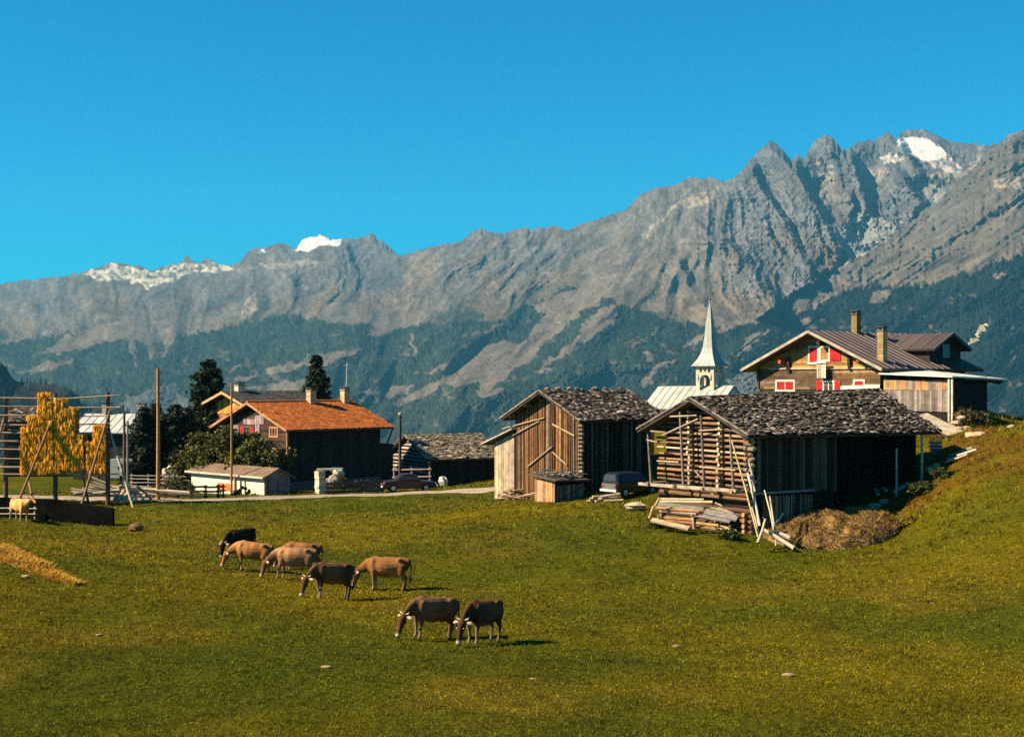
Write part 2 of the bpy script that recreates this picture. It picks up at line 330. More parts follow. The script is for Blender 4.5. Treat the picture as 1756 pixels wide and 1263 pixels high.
SPUR = [  # crest polyline, width left, width right, height in metres
 (zF, [(495, 235), (530, 340), (610, 440), (660, 530), (720, 640), (790, 790)], 62, 13, 210), (zF, [(615, 150), (690, 225), (720, 290), (745, 360), (800, 440), (860, 560), (905, 650), (870, 740)], 60, 15, 240),
 (zF, [(860, 112), (900, 150), (950, 200), (985, 290), (1010, 370), (1032, 430), (1000, 490)], 55, 15, 220), (zF, [(868, 180), (900, 260), (912, 345)], 22, 7, 80), (zF, [(960, 380), (972, 440), (930, 540)], 40, 8, 110),
 (zF, [(1150, 100), (1185, 160), (1230, 225), (1275, 275), (1250, 310)], 45, 13, 180), (zF, [(1175, 270), (1215, 335), (1280, 415), (1235, 500)], 45, 14, 170), (zF, [(1130, 380), (1155, 430), (1150, 510)], 20, 7, 80),
 (zF, [(1000, 250), (1060, 340), (1050, 370)], 25, 6, 60), (zF, [(370, 590), (440, 660), (520, 750), (610, 890)], 75, 20, 210), (zF, [(560, 480), (600, 590), (680, 690), (740, 800)], 30, 7, 70), (zF, [(800, 560), (850, 640), (870, 720)], 25, 7, 70),
 (zF, [(250, 510), (310, 570), (420, 690)], 60, 10, 90), (zF, [(170, 680), (210, 780), (260, 860)], 50, 14, 110),
 (zA, [(1545, 52), (1600, 80), (1665, 150)], 40, 14, 220), (zA, [(1445, 100), (1462, 160), (1490, 245)], 40, 10, 170), (zA, [(1170, 92), (1200, 150), (1230, 200)], 30, 10, 120), (zA, [(1200, 215), (1230, 260), (1240, 310)], 40, 12, 130),
 (zA, [(470, 250), (480, 300)], 25, 8, 90), (zA, [(80, 330), (140, 345), (150, 380)], 30, 12, 110), (zA, [(440, 280), (430, 330), (410, 350)], 30, 9, 80), (zA, [(220, 320), (200, 350)], 30, 8, 60),
 ((640, 360), [(535, 95), (545, 170)], 30, 10, 110, 0.41), ((640, 360), [(625, 78), (640, 130), (650, 160)], 20, 8, 80, 0.41), ((640, 360), [(700, 80), (690, 130)], 18, 8, 80, 0.41), ((640, 360), [(440, 82), (460, 140)], 18, 8, 70, 0.41),
 (zF, [(1640, 150), (1660, 300), (1756, 480)], 60, 30, 60)]
def _pts(e):
    if isinstance(e[0][0], tuple): return poly_px(e[0][0], e[0][1], e[1])
    return poly_px(e[0], e[-1], e[1])
def in_poly(U, V, pts):
    m = np.zeros(U.shape, bool); n = len(pts); j = n - 1
    for i in range(n):
        (x1, y1), (x2, y2) = pts[i], pts[j]
        if y1 != y2: m ^= ((y1 > V) != (y2 > V)) & (U < (x2 - x1) * (V - y1) / (y2 - y1) + x1)
        j = i
    return m
def build_range():
    us = np.arange(-290, 2050, 2.0); nr = 400
    v0 = np.interp(us, [p[0] for p in SKY], [p[1] for p in SKY])
    jag = ridged(us / 9, us * 0 + 3, 3) * 2.4 + vnoise(us / 3.3, us * 0) * 1.3
    rough = np.interp(us, [0, 100, 400, 680, 700, 790, 960, 980, 1090, 1270, 1700, 1756], [1, 1, 0.8, 1.2, 0.4, 0.9, 1.2, 0.4, 0.6, 1.0, 0.9, 0.7])
    v0 = v0 - jag * rough + 1.0
    t = np.linspace(0, 1, nr) ** 1.0
    U = np.repeat(us[None, :], nr, 0); V = v0[None, :] + (900 - v0[None, :]) * t[:, None]
    g = np.exp(-0.5 * (np.arange(-120, 121) / 38.0) ** 2); g /= g.sum(); vs = np.convolve(np.pad(v0, 120, mode='edge'), g, mode='valid')
    ts = (V - vs[None, :]) / (900 - vs[None, :])
    ridgeY = np.interp(us, [-300, 400, 690, 760, 1000, 1250, 1500, 1700, 2060], [9500, 9300, 8800, 8000, 7600, 7000, 7200, 6900, 5800])
    Yb = 1 / (1 / ridgeY[None, :] * (1 - ts) + ts / 3300.0)
    fl = np.interp(us, [p[0] for p in FLANK], [p[1] for p in FLANK])[None, :] + 3 * ridged(U / 14, V / 14, 3)
    infl = (V > fl) & (U > 1250)
    flY = np.interp(us, [1240, 1400, 1600, 1760, 2060], [4700, 5000, 5400, 5600, 5500])
    tf = np.clip((V - fl) / np.maximum(900 - fl, 1), 0, 1)
    Yf = 1 / ((1 - tf) / flY[None, :] + tf / 3300.0)
    Yb = np.where(infl, np.minimum(Yf, Yb), Yb)
    k = np.interp(us, [-300, 300, 650, 800, 1050, 1180, 1280, 1560, 1640, 2060], [0.1, 0.15, 0.5, 0.9, 0.8, 0.1, -0.45, -0.35, 0.2, 0.6])[None, :]
    k = np.where(infl, 1.4, k); wob = 14 * fbm(U / 70, V / 70, 3)
    S = U + k * (V - 500) + wob
    treeV = np.interp(us, [p[0] for p in TREE], [p[1] for p in TREE])[None, :]
    wx = 5 * fbm(U / 14, V / 14, 4) ; wy = 4 * fbm(U / 14 + 40, V / 14 + 7, 4)
    high = sstep(30, -60, V - treeV)                                   # bare rock well above the trees
    rugged = np.interp(us, [-300, 60, 140, 420, 560, 690, 720, 790, 960, 1010, 1180, 1290, 1640, 1700, 2060], [0.6, 0.6, 0.35, 0.4, 0.9, 0.7, 0.3, 0.6, 0.6, 0.35, 0.4, 1, 1, 0.6, 0.6])[None, :] * (1 - sstep(60, 170, V - v0[None, :]) * np.interp(us, [1150, 1300], [0.75, 0])[None, :])
    rel = 150 * fbm(S / 120, V / 150 + 3, 3, 0.5) + 95 * ridged(S / 66, V / 170 + 5, 3, 0.42) * (0.4 + 0.6 * rugged) * (1 - .6 * (1 - high)) + 30 * rugged * high * ridged(S / 17, V / 40 + 9, 4, 0.6) + 15 * (0.10 + 0.90 * rugged ** 1.5) * high * ridged(U / 6, V / 7, 4, 0.65)
    rel = np.where(infl, 60 * fbm(S / 120, V / 150 + 3, 3) + 9 * ridged(S / 14, V / 120, 3) + 5 * ridged(S / 5, V / 30, 3) * high, rel)
    snowm = np.zeros(U.shape)
    for e in SNOW + SNOW2: snowm = np.maximum(snowm, in_poly(U, V, _pts(e)))
    rel = np.where(snowm > 0, 120 * fbm(S / 120, V / 150 + 3, 2) + 8 * vnoise(U / 9, V / 5), rel)
    for e in SPUR:
        p = _pts(e) if not (len(e) == 6) else poly_px(e[0], e[5], e[1]); wl, wr, A = e[2:5]
        p = sorted(p, key=lambda q: q[1]); vv = [q[1] for q in p]
        ur = np.interp(V, vv, [q[0] for q in p]) + 2.5 * vnoise(V / 9, V * 0 + wl) + 1.5 * vnoise(V / 3.5, V * 0 + A)
        d = U - ur; fade = (1 - .5 * sstep(vv[0], vv[-1], V)) * sstep(vv[0] - 10, vv[0] + 4, V) * (1 - sstep(vv[-1] - 4, vv[-1] + 40, V))
        prof = np.where(d < 0, np.clip(1 + d / wl, 0, 1), np.clip(1 - d / wr, 0, 1)) * fade
        rel = rel + np.where(infl, 0, 1) * 1.3 * A * prof
    edge = sstep(0, 0.03, t)[:, None]
    Y = Yb - rel * (0.25 + 0.75 * edge) * sstep(0, 0.12, 1 - t)[:, None]
    # ---- what grows or lies there
    Uw = U + wx; Vw = V + wy
    rock = np.array([0.083, 0.079, 0.078]); mead = np.array([0.104, 0.076, 0.048]); wood = np.array([0.022, 0.027, 0.018])
    hm = np.clip(fbm(S / 40 + 4, V / 40, 5) * 0.5 + 0.45 + 0.35 * sstep(60, 0, treeV - V) - 0.45 * sstep(60, 170, treeV - V), 0, 1)[..., None]
    hm = np.maximum(hm, .75 * (1 - np.clip(rugged, 0, 1))[..., None]) if rugged.shape == U.shape else hm
    c = rock * (1 - hm) + mead * hm
    c = c * (1 + 0.30 * np.clip(fbm(S / 12, V / 22, 5), -1, 1))[..., None] * (1 + 0.28 * np.clip(fbm(U / 4, V / 4, 3), -1, 1))[..., None]
    flm = (infl * 0.7)[..., None]; c = c * (1 - flm) + flm * np.array([0.089, 0.071, 0.052]) * (1 + 0.3 * fbm(S / 9, V / 30 + 3, 4))[..., None]
    forest = sstep(-2, 3, Vw + 5 * fbm(U / 5, V / 9 + 80, 3) - treeV)
    spill = sstep(0.35, 0.9, fbm(S / 26, V / 34 + 11, 5)) * sstep(-70, -8, V - treeV) * 0.8; forest = np.maximum(forest, spill)
    mead_m = np.zeros(U.shape)
    for e in MEADOW:
        p = _pts(e); a = in_poly(Uw, Vw, p).astype(float); b = in_poly(Uw + 2.5 * vnoise(U / 3, V / 3), Vw + 2 * vnoise(U / 3 + 9, V / 3), p); mead_m = np.maximum(mead_m, 0.5 * a + 0.5 * b)
    clear = sstep(0.8, 1.0, fbm(U / 17 + 30, V / 11 + 60, 4)) * (V - treeV > 20) * 0.5; mead_m = np.maximum(mead_m, clear)
    bush = sstep(0.55, 0.9, fbm(U / 4 + 3, V / 4, 3)) * 0.6; mead_m = mead_m * (1 - bush)
    forest = forest * (1 - mead_m)
    mc = np.array([0.112, 0.085, 0.063]) * (1 + 0.25 * fbm(S / 8, V / 12 + 5, 4))[..., None]
    c = c * (1 - mead_m[..., None]) + mc * mead_m[..., None]
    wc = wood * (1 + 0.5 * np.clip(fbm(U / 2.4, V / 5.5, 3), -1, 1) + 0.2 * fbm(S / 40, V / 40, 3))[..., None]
    wc = wc * np.interp(us, [850, 1350], [1.0, 0.45])[None, :, None] * np.array([1, 1, 1.05])  # right-hand forest darkened in its colour, standing in for thinner haze
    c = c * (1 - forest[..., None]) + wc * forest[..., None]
    for lst, cc in ((LIME[:1], (0.42, 0.37, 0.27)), (LIME[1:], (0.215, 0.175, 0.125)), (SCREE, (0.17, 0.16, 0.14)), (GREYHILL, (0.07, 0.066, 0.06)), (SNOW2, (0.42, 0.35, 0.31)), (SNOW, (0.50, 0.47, 0.43))):
        for e in lst:
            p = _pts(e); f = 0.35 if lst in (SNOW,) else 1.0
            a = 0.5 * in_poly(U + wx * f, V + wy * f, p) + 0.5 * in_poly(U + wx * f + 2 * f * vnoise(U / 3, V / 3), V + wy * f, p)
            if cc[0] in (0.42, 0.215): a = a * np.clip(0.6 + 0.8 * fbm(U / 6, V / 5 + 2, 4), 0, 1)
            a = a[..., None]; c = c * (1 - a) + np.array(cc) * (1 + 0.15 * fbm(U / 4, V / 6, 3))[..., None] * a
    c = np.clip(c, 0.004, 0.95)
    canopy = forest * 9 * (vnoise(U / 1.9, V / 2.3) + vnoise(U / 3.7, V / 4.1 + 7))
    Y = Y - canopy
    X = (U - CX) / F * Y; Z = CZ - (V - HY) / F * Y
    # the far side of the crest
    bx, by, bz, bc = [], [], [], []
    for q, (dy, dz) in enumerate(((900, -700), (400, -250), (120, -50))):
        s = (ridgeY + dy) / ridgeY; bx.append(X[0] * s); by.append(Y[0] * s); bz.append(Z[0] + dz); bc.append(c[0] * 0 + rock)
    X = np.concatenate([np.array(bx), X]); Y = np.concatenate([np.array(by), Y]); Z = np.concatenate([np.array(bz), Z]); c = np.concatenate([np.array(bc), c])
    n0, n1 = X.shape; idx = np.arange(n0 * n1).reshape(n0, n1)
    q = np.stack([idx[:-1, :-1], idx[1:, :-1], idx[1:, 1:], idx[:-1, 1:]], -1).reshape(-1, 4)
    m = mat('mountain', 1.0, 0.012, 0.22, 0, spec=0.0, fine=0.2)
    o = link_mesh('mountains', np_mesh('mountains', np.stack([X, Y, Z], -1).reshape(-1, 3), q, c.reshape(-1, 3), m, 4, True)); tag(o, kind='structure')
build_range()

# ------------------------------------------------------------------ the air
def build_haze():
    b = MB(); b.box((0, 4700, 360), ((1, 0, 0), (0, 1, 0), (0, 0, 1)), (6500, 5900, 1020), (1, 1, 1))
    m = bpy.data.materials.new('air'); m.use_nodes = True; t = m.node_tree; t.nodes.clear()
    o = t.nodes.new('ShaderNodeOutputMaterial'); v = t.nodes.new('ShaderNodeVolumePrincipled')
    v.inputs['Color'].default_value = (0.13, 0.54, 0.82, 1); v.inputs['Density'].default_value = 0.000037; v.inputs['Anisotropy'].default_value = 0.0
    t.links.new(v.outputs[0], o.inputs['Volume'])
    tag(b.build('haze', m), kind='stuff')
build_haze()
# ------------------------------------------------------------------ buildings
GREYW = (0.16, 0.135, 0.115); DARKW = (0.045, 0.028, 0.018); BROWNW = (0.15, 0.075, 0.035); ORANGEW = (0.36, 0.15, 0.045); PALEW = (0.46, 0.36, 0.24)
SHADE_CORE = (0.014, 0.010, 0.008); WHITE = (0.58, 0.53, 0.43); RED = (0.38, 0.018, 0.014); PANE = (0.02, 0.022, 0.025)  # near-black of the barn cores: shade of their insides put into colour

class Frame:
    """plan of a house: near corner, u along the long wall (to the right, receding), v along the gable wall (to the left, receding)"""
    def __init__(s, px, Y, al, pr, pl, L=None, W=None):
        s.c, s.s = math.cos(R(al)), math.sin(R(al)); s.X0 = (px - CX) / F * Y; s.Y0 = Y
        s.u = Vector((s.c, s.s, 0)); s.v = Vector((-s.s, s.c, 0))
        s.L = L or s.la(pr); s.W = W or s.gb(pl)
    def la(s, px): k = (px - CX) / F; return (k * s.Y0 - s.X0) / (s.c - k * s.s)
    def gb(s, px, a=0.0):
        k = (px - CX) / F; x = s.X0 + a * s.c; y = s.Y0 + a * s.s; return (x - k * y) / (s.s + k * s.c)
    def P(s, a, b, z): return Vector((s.X0 + a * s.c - b * s.s, s.Y0 + a * s.s + b * s.c, z))
    def zat(s, a, b, py): return CZ - (py - HY) / F * (s.Y0 + a * s.s + b * s.c)
    def g(s, px, py, a=0.0): b = s.gb(px, a); return b, s.zat(a, b, py)        # picture point on the gable wall
    def l(s, px, py): a = s.la(px); return a, s.zat(a, 0, py)                  # picture point on the long wall
    def gnd(s, a, b): p = s.P(a, b, 0); return gz(p.x, p.y)
    def roof(s, og, oe, apex, eave, og2=None):
        """ridge and eave heights from the rows where the front verge shows them"""
        s.og, s.oe, s.og2 = og, oe, og if og2 is None else og2
        s.zr = s.zat(-og, s.W / 2, apex); s.zeo = s.zat(-og, -oe, eave)
        s.pit = (s.zr - s.zeo) / (s.W / 2 + oe); s.ze = s.zr - s.pit * s.W / 2
        s.rr = s.re = 0.0
        s.z0 = min(s.gnd(0, 0), s.gnd(s.L, 0), s.gnd(0, s.W), s.gnd(s.L, s.W)) - 0.3
        return s
    def E(s, side, a, d=0.0):
        f = (a + s.og) / (s.L + s.og + s.og2); b = -s.oe if side == 0 else s.W + s.oe; return s.P(a, b, s.zeo + s.re * f + d)
    def Rg(s, a, d=0.0):
        f = (a + s.og) / (s.L + s.og + s.og2); return s.P(a, s.W / 2, s.zr + s.rr * f + d)
    def base(s): return s.P(s.L / 2, s.W / 2, s.gnd(s.L / 2, s.W / 2))
    def under(s, b): return s.zr - s.pit * abs(b - s.W / 2)
def body(fr, mb, c, inset=0.0, z0=None, drop=0.04, a0=0.0, a1=None):
    i = inset; z0 = fr.z0 if z0 is None else z0; a1 = fr.L if a1 is None else a1
    poly = [fr.P(a0 + i, b, z) for b, z in ((i, z0), (i, fr.under(i) - drop), (fr.W / 2, fr.zr - drop), (fr.W - i, fr.under(fr.W - i) - drop), (fr.W - i, z0))]
    mb.prism(poly, fr.u * (a1 - a0 - 2 * i), c)
def slab(mb, E0, E1, R1, R0, th, c):
    n = (E1 - E0).cross(R0 - E0).normalized()
    if n.z < 0: n = -n
    mb.prism([E0, E1, R1, R0], n * -th, c)
def roof_slab(fr, mb, c, th=0.12, d=0.0):
    nn = 8 if abs(fr.rr - fr.re) > .01 else 1; xs = [-fr.og + (fr.L + fr.og + fr.og2) * k / nn for k in range(nn + 1)]
    for side in (0, 1):
        for k in range(nn): slab(mb, fr.E(side, xs[k], d), fr.E(side, xs[k + 1], d), fr.Rg(xs[k + 1], d), fr.Rg(xs[k], d), th, c)
def shingles(mb, E0, E1, R1, R0, step, wd, cols, th=0.03, rough=1.0, lift=0.02):
    n = (E1 - E0).cross(R0 - E0).normalized()
    if n.z < 0: n = -n
    LS = ((R0 - E0).length + (R1 - E1).length) / 2; rows = max(2, int(LS / step)); along = (E1 - E0).normalized()
    for j in range(rows):
        t = (j + 0.35) / rows; a = E0.lerp(R0, t); b = E1.lerp(R1, t); L = (b - a).length; x = -random.random() * wd; along = (b - a).normalized()
        up = ((R0 - E0).lerp(R1 - E1, 0.5)).normalized()
        while x < L:
            w_ = wd * random.uniform(0.6, 1.4)
            if random.random() > 0.04 * rough:
                q = along * random.uniform(-0.10, 0.10) * rough; tilt = random.uniform(0.03, 0.16) * rough + 0.02
                d1 = (up + q).normalized(); n1 = (n - up * -tilt + along * random.uniform(-0.12, 0.12) * rough).normalized(); d1 = (d1 - n1 * d1.dot(n1)).normalized(); s1 = d1.cross(n1)
                p = a + along * (x + w_ / 2) + n * (lift + th + random.uniform(0, 0.04) * rough) + up * random.uniform(-0.08, 0.08) * rough
                if 0 < x + w_ / 2 < L: mb.box(p, (s1, d1, n1), (w_ * 0.47, step * 0.78 * random.uniform(0.75, 1.15), th * random.uniform(0.4, 0.8)), vary(random.choice(cols), 0.25))
            x += w_
def boards(mb, p0, p1, zb, zt, bw, cols, nrm, th=0.03, gap=0.012, rag=0.0, tilt=0.0):
    """upright boards from p0 to p1; zt is a height or a function of the run"""
    p0 = Vector(p0); p1 = Vector(p1); d = p1 - p0; d.z = 0; L = d.length; d.normalize(); x = 0
    while x < L - 0.02:
        w_ = min(bw * random.uniform(0.7, 1.3), L - x); m = x + w_ / 2; top = zt(m) if callable(zt) else zt
        lo = (zb(m) if callable(zb) else zb) + random.uniform(-rag, rag)
        a = p0 + d * m; off = nrm * random.uniform(0, 0.02); k = d * random.uniform(-tilt, tilt)
        mb.bar(Vector((a.x, a.y, lo)) + off - k, Vector((a.x, a.y, top - random.uniform(0, rag))) + off + k, th, w_ - gap * random.uniform(0.4, 2.2), vary(random.choice(cols), 0.3), up=d)
        x += w_
def planks(mb, p0, p1, zb, zt, bh, cols, th=0.06, lim=None):
    """lying timbers; lim(z) gives the run limits under a gable"""
    p0 = Vector(p0); p1 = Vector(p1); d = p1 - p0; d.z = 0; L = d.length; d.normalize(); z = zb
    while z < zt:
        h = min(bh * random.uniform(0.85, 1.15), zt - z); a, b = lim(z + h) if lim else (0, L)
        if b - a > 0.2:
            cuts = [a] + sorted(random.uniform(a, b) for _ in range(int((b - a) / 4))) + [b]
            for i in range(len(cuts) - 1):
                q0 = p0 + d * cuts[i]; q1 = p0 + d * (cuts[i + 1] - 0.01)
                mb.bar(Vector((q0.x, q0.y, z + h / 2)), Vector((q1.x, q1.y, z + h / 2)), th * random.uniform(0.9, 1.15), h - 0.015, vary(random.choice(cols), 0.3), up=Z)
        z += h
def logs(mb, p0, p1, zb, zt, r, cols, over=0.25, lim=None, gap=1.0, endc=None):
    p0 = Vector(p0); p1 = Vector(p1); d = p1 - p0; d.z = 0; L = d.length; d.normalize(); z = zb + r
    while z < zt:
        rr = r * random.uniform(0.65, 1.15); a, b = lim(z) if lim else (0, L)
        if b - a > 0.2:
            o1, o2 = over * random.uniform(0.5, 1.3), over * random.uniform(0.5, 1.3); dz = random.uniform(-0.05, 0.05)
            q0 = p0 + d * (a - o1); q1 = p0 + d * (b + o2)
            mb.tube(Vector((q0.x, q0.y, z + dz)), Vector((q1.x, q1.y, z - dz)), rr, rr * random.uniform(0.8, 1), vary(random.choice(cols), 0.3), 7, True, vary(endc or PALEW, 0.3))
        z += 2 * r * gap
def window(fr, root, px0, py0, px1, py1, wall='g', frame=WHITE, shut=None, bars=2, out=0.05, shut_open=None, pane=PANE, name='window'):
    """window part on the gable ('g') or long ('l') wall between two picture corners: frame > pane, closed or open shutters"""
    if wall == 'g':
        b0, z0 = fr.g(px0, py0); b1, z1 = fr.g(px1, py1); n = -fr.u; d = -fr.v; A = fr.P(0, b0, 0); L = b0 - b1
    else:
        b0, z0 = fr.l(px0, py0); b1, z1 = fr.l(px1, py1); n = -fr.v; d = fr.u; A = fr.P(b0, 0, 0); L = b1 - b0
    zt, zb = max(z0, z1), min(z0, z1); A = Vector((A.x, A.y, 0)) + n * out; q = lambda x, z, o=0: A + d * x + n * o + Z * z
    m = MB(); w_ = 0.13
    m.bar(q(0, zt - w_ / 2), q(L, zt - w_ / 2), 0.08, w_, vary(frame, .05), up=Z); m.bar(q(-0.04, zb + w_ / 2, .01), q(L + .04, zb + w_ / 2, .01), 0.1, w_, vary(frame, .05), up=Z)
    m.bar(q(w_ / 2, zb + w_), q(w_ / 2, zt - w_), w_, 0.08, vary(frame, .05), up=n); m.bar(q(L - w_ / 2, zb + w_), q(L - w_ / 2, zt - w_), w_, 0.08, vary(frame, .05), up=n)
    for k in range(1, bars): m.bar(q(L * k / bars, zb + w_), q(L * k / bars, zt - w_), 0.07, 0.06, vary(frame, .05), up=n)
    f = m.build(name, PLASTER, root)
    p = MB(); p.bar(q(L / 2, zb + w_, -0.03), q(L / 2, zt - w_, -0.03), L - 2 * w_, 0.02, pane, up=n); p.build('pane', GLASS, f)
    if shut:
        for k in range(bars):
            h = MB(); x0 = w_ + (L - 2 * w_) * k / bars + 0.03; x1 = w_ + (L - 2 * w_) * (k + 1) / bars - 0.03
            h.bar(q((x0 + x1) / 2, zb + w_ + .02, 0.012), q((x0 + x1) / 2, zt - w_ - .02, 0.012), x1 - x0, 0.04, vary(shut, .1), up=n)
            for zz in (zb + w_ + 0.15, zt - w_ - 0.15): h.bar(q(x0, zz, 0.04), q(x1, zz, 0.04), 0.03, 0.07, vary(shut, .2), up=Z)
            h.build('shutter', WOOD, root)
    for sgn in (shut_open or ()):
        h = MB(); x0 = L + 0.03 if sgn > 0 else -0.03 - (L / bars); x1 = x0 + L / bars
        h.bar(q((x0 + x1) / 2, zb + .03, 0.03), q((x0 + x1) / 2, zt - .03, 0.03), x1 - x0, 0.04, vary(RED, .1), up=n)
        for zz in (zb + 0.2, zt - 0.2): h.bar(q(x0 + .03, zz, 0.06), q(x1 - .03, zz, 0.06), 0.03, 0.08, vary(RED, .2), up=Z)
        h.build('shutter', WOOD, root)
    return f
def chimney(p, w1, w2, h, c, root, cap=(0.3, 0.27, 0.22), fr=None, roof=None):
    u, v = fr.u, fr.v; m = MB(); m.box(p + Z * (h / 2), (u, v, Z), (w1 / 2, w2 / 2, h / 2), c)
    for k in range(int(h / 0.22)):                                   # courses standing slightly proud
        if random.random() < 0.5: m.box(p + Z * (0.11 + k * 0.22), (u, v, Z), (w1 / 2 + .008, w2 / 2 + .008, 0.08), vary(c, 0.2))
    o = m.build('chimney', STONE, roof or root); 
    m = MB(); m.box(p + Z * (h + 0.04), (u, v, Z), (w1 / 2 + .05, w2 / 2 + .05, 0.05), cap)
    for sx in (-1, 1):
        for sy in (-1, 1): m.box(p + Z * (h + 0.17) + u * sx * w1 * .35 + v * sy * w2 * .35, (u, v, Z), (0.06, 0.06, 0.085), cap)
    m.box(p + Z * (h + 0.29), (u, v, Z), (w1 / 2 + .08, w2 / 2 + .08, 0.035), (0.06, 0.055, 0.05))
    if roof is None: m.build('chimney_cap', STONE, o)
    else: m.build('chimney_cap', STONE, root)
    return o

SH_COLS = [(0.042, 0.029, 0.020), (0.065, 0.047, 0.034), (0.10, 0.075, 0.055), (0.032, 0.022, 0.015), (0.16, 0.12, 0.092), (0.26, 0.205, 0.165), (0.08, 0.056, 0.036), (0.055, 0.04, 0.028)]
def verge_poles(fr, mb, r=0.06, c=GREYW, back=True):
    for a in ([-fr.og - 0.02] + ([fr.L + fr.og2 + 0.02] if back else [])):
        for side in (0, 1): mb.tube(fr.E(side, a, 0.06), fr.Rg(a, 0.08), r, r * 0.8, vary(c, 0.3), 6)

# ---- big log barn in front --------------------------------------------------------------
def front_barn():
    fr = Frame(1283, 66, 32, 1572, 1132).roof(0.8, 0.9, 684, 747)
    fr.rr = fr.zat(fr.L + .8, fr.W / 2, 669) - fr.zr; fr.re = fr.zat(fr.L + .8, -.9, 741) - fr.zeo
    root = thing('log_barn', fr.base(), 'big weathered log barn with a sagging shingle roof, poles leaning at its corner', 'barn')
    zg = fr.gnd(0, 0); zs = fr.zat(0, 0, 842)                        # sill of the upper, log-built floor
    m = MB(); body(fr, m, SHADE_CORE, 0.22, drop=0.35, a1=fr.L * .52)
    for a0_, b0_ in ((fr.L * .52 - .23, 2.6),): m.prism([fr.P(a0_, b0_, fr.z0), fr.P(a0_, b0_, fr.under(b0_) - .35), fr.P(a0_, fr.W / 2, fr.zr - .35), fr.P(a0_, fr.W - .2, fr.under(fr.W - .2) - .35), fr.P(a0_, fr.W - .2, fr.z0)], fr.u * (fr.L - .2 - a0_), SHADE_CORE)
    m.prism([fr.P(fr.L - .2, 0, fr.z0), fr.P(fr.L - .2, 0, fr.ze - .1), fr.P(fr.L - .2, 2.7, fr.under(2.7) - .3), fr.P(fr.L - .2, 2.7, fr.z0)], fr.u * .15, SHADE_CORE)
    m.build('core', WOOD, root)
    lim = lambda z: (max(0, (z - fr.ze) / fr.pit), fr.W - max(0, (z - fr.ze) / fr.pit))
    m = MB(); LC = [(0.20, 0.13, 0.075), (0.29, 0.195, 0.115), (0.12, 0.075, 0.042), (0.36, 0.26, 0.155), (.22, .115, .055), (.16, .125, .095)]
    logs(m, fr.P(0.1, 0, 0), fr.P(0.1, fr.W, 0), zs + .1, fr.zr - .35, 0.088, LC, 0.3, lim, 1.5)
    for b in (0.28, 0.62):                                            # stacked log ends of the inner walls
        z = zs + .15
        while z < fr.under(fr.W * b) - .2:
            p = fr.P(-0.28 * random.uniform(.7, 1.2), fr.W * b, z); m.tube(p, fr.P(0.2, fr.W * b, z), 0.085, 0.09, vary((0.2, .14, .09), .3), 7, True, vary(PALEW, .3)); z += 0.25
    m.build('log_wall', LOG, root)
    m = MB(); lo = lambda bb: fr.gnd(0, bb)
    z = zg - .2
    while z < zs - .05:                                               # lower storey, darker and set back
        m.tube(fr.P(0.15, -0.15, z), fr.P(0.15, fr.W + .15, z), 0.12, 0.12, vary((0.10, .055, .028), .35), 7, True, vary((.3, .16, .08), .3)); z += 0.25
    for b in (0.03, 0.33, 0.6, .97):
        for k in range(4): p = fr.P(-0.15, fr.W * b, zg + .1 + .26 * k); m.tube(p, fr.P(.3, fr.W * b, zg + .1 + .26 * k), 0.11, .11, vary((.2, .1, .05), .3), 7, True, vary((.34, .17, .07), .3))
    m.build('lower_wall', LOG, root)
    m = MB()                                                          # long wall: log ends at the corner, upright boards with the wall's shade put into their colour
    z = zs
    while z < fr.ze + fr.re * .05: m.tube(fr.P(0.05, -0.3 * random.uniform(.6, 1.2), z), fr.P(0.05, .3, z), .095, .095, vary((.17, .12, .08), .3), 7, True, vary(PALEW, .35)); z += .245
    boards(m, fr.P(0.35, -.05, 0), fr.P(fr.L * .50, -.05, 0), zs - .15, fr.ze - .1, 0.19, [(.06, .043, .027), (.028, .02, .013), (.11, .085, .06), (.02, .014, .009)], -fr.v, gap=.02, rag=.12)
    boards(m, fr.P(fr.L * .50, 2.5, 0), fr.P(fr.L - .25, 2.5, 0), zg + .35, fr.ze + .2, 0.22, [(.02, .014, .009), (.012, .009, .006), (.032, .023, .015)], -fr.v, gap=.015, rag=.1)  # recessed boards near-black: the dark inside put into their colour
    m.bar(fr.P(.1, -.12, zs - .12), fr.P(fr.L * .36, -.12, zs - .1), .12, .1, (.26, .22, .18), up=Z)
    m.build('board_wall', WOOD, root)
    m = MB(); boards(m, fr.P(.55, -.35, 0), fr.P(fr.L * .33, -.35, 0), zg - .1, zs - .22, .09, [(.3, .24, .15), (.2, .15, .09), (.1, .075, .045)], -fr.v, th=.03, gap=.05, rag=.08, tilt=.02)
    m.bar(fr.P(.5, -.3, zs - .5), fr.P(fr.L * .34, -.3, zs - .55), .05, .07, (.1, .08, .06), up=Z); m.build('slat_screen', WOOD, root)
    m = MB()                                                          # gallery in front of the gable
    zs2 = fr.zat(-.75, fr.W * .5, 832)
    m.bar(fr.P(-.75, -0.05, fr.zat(-.75, 0, 841)), fr.P(-.75, fr.W + .75, fr.zat(-.75, fr.W + .7, 829)), .16, .15, (.3, .235, .17), up=Z)
    for k in range(4):
        b = fr.W * (.02 + k * .32); m.tube(fr.P(-.95, b, zs2 - .1), fr.P(.2, b, zs2 - .1), .09, .09, vary((.24, .17, .11), .2), 7)
    m.build('gallery_beam', WOOD, root)
    for px, y0, y1 in ((1114, 744, 833), (1169, 706, 833), (1205, 712, 836), (1255, 744, 840)):
        m = MB(); b0, z0 = fr.g(px - 3, y0, -.75); b1, z1 = fr.g(px + 3, y1, -.75); m.tube(fr.P(-.75, b1, z1), fr.P(-.75, b0, z0), .075, .06, vary((.15, .115, .095), .2), 7); m.build('gallery_post', LOG, root)
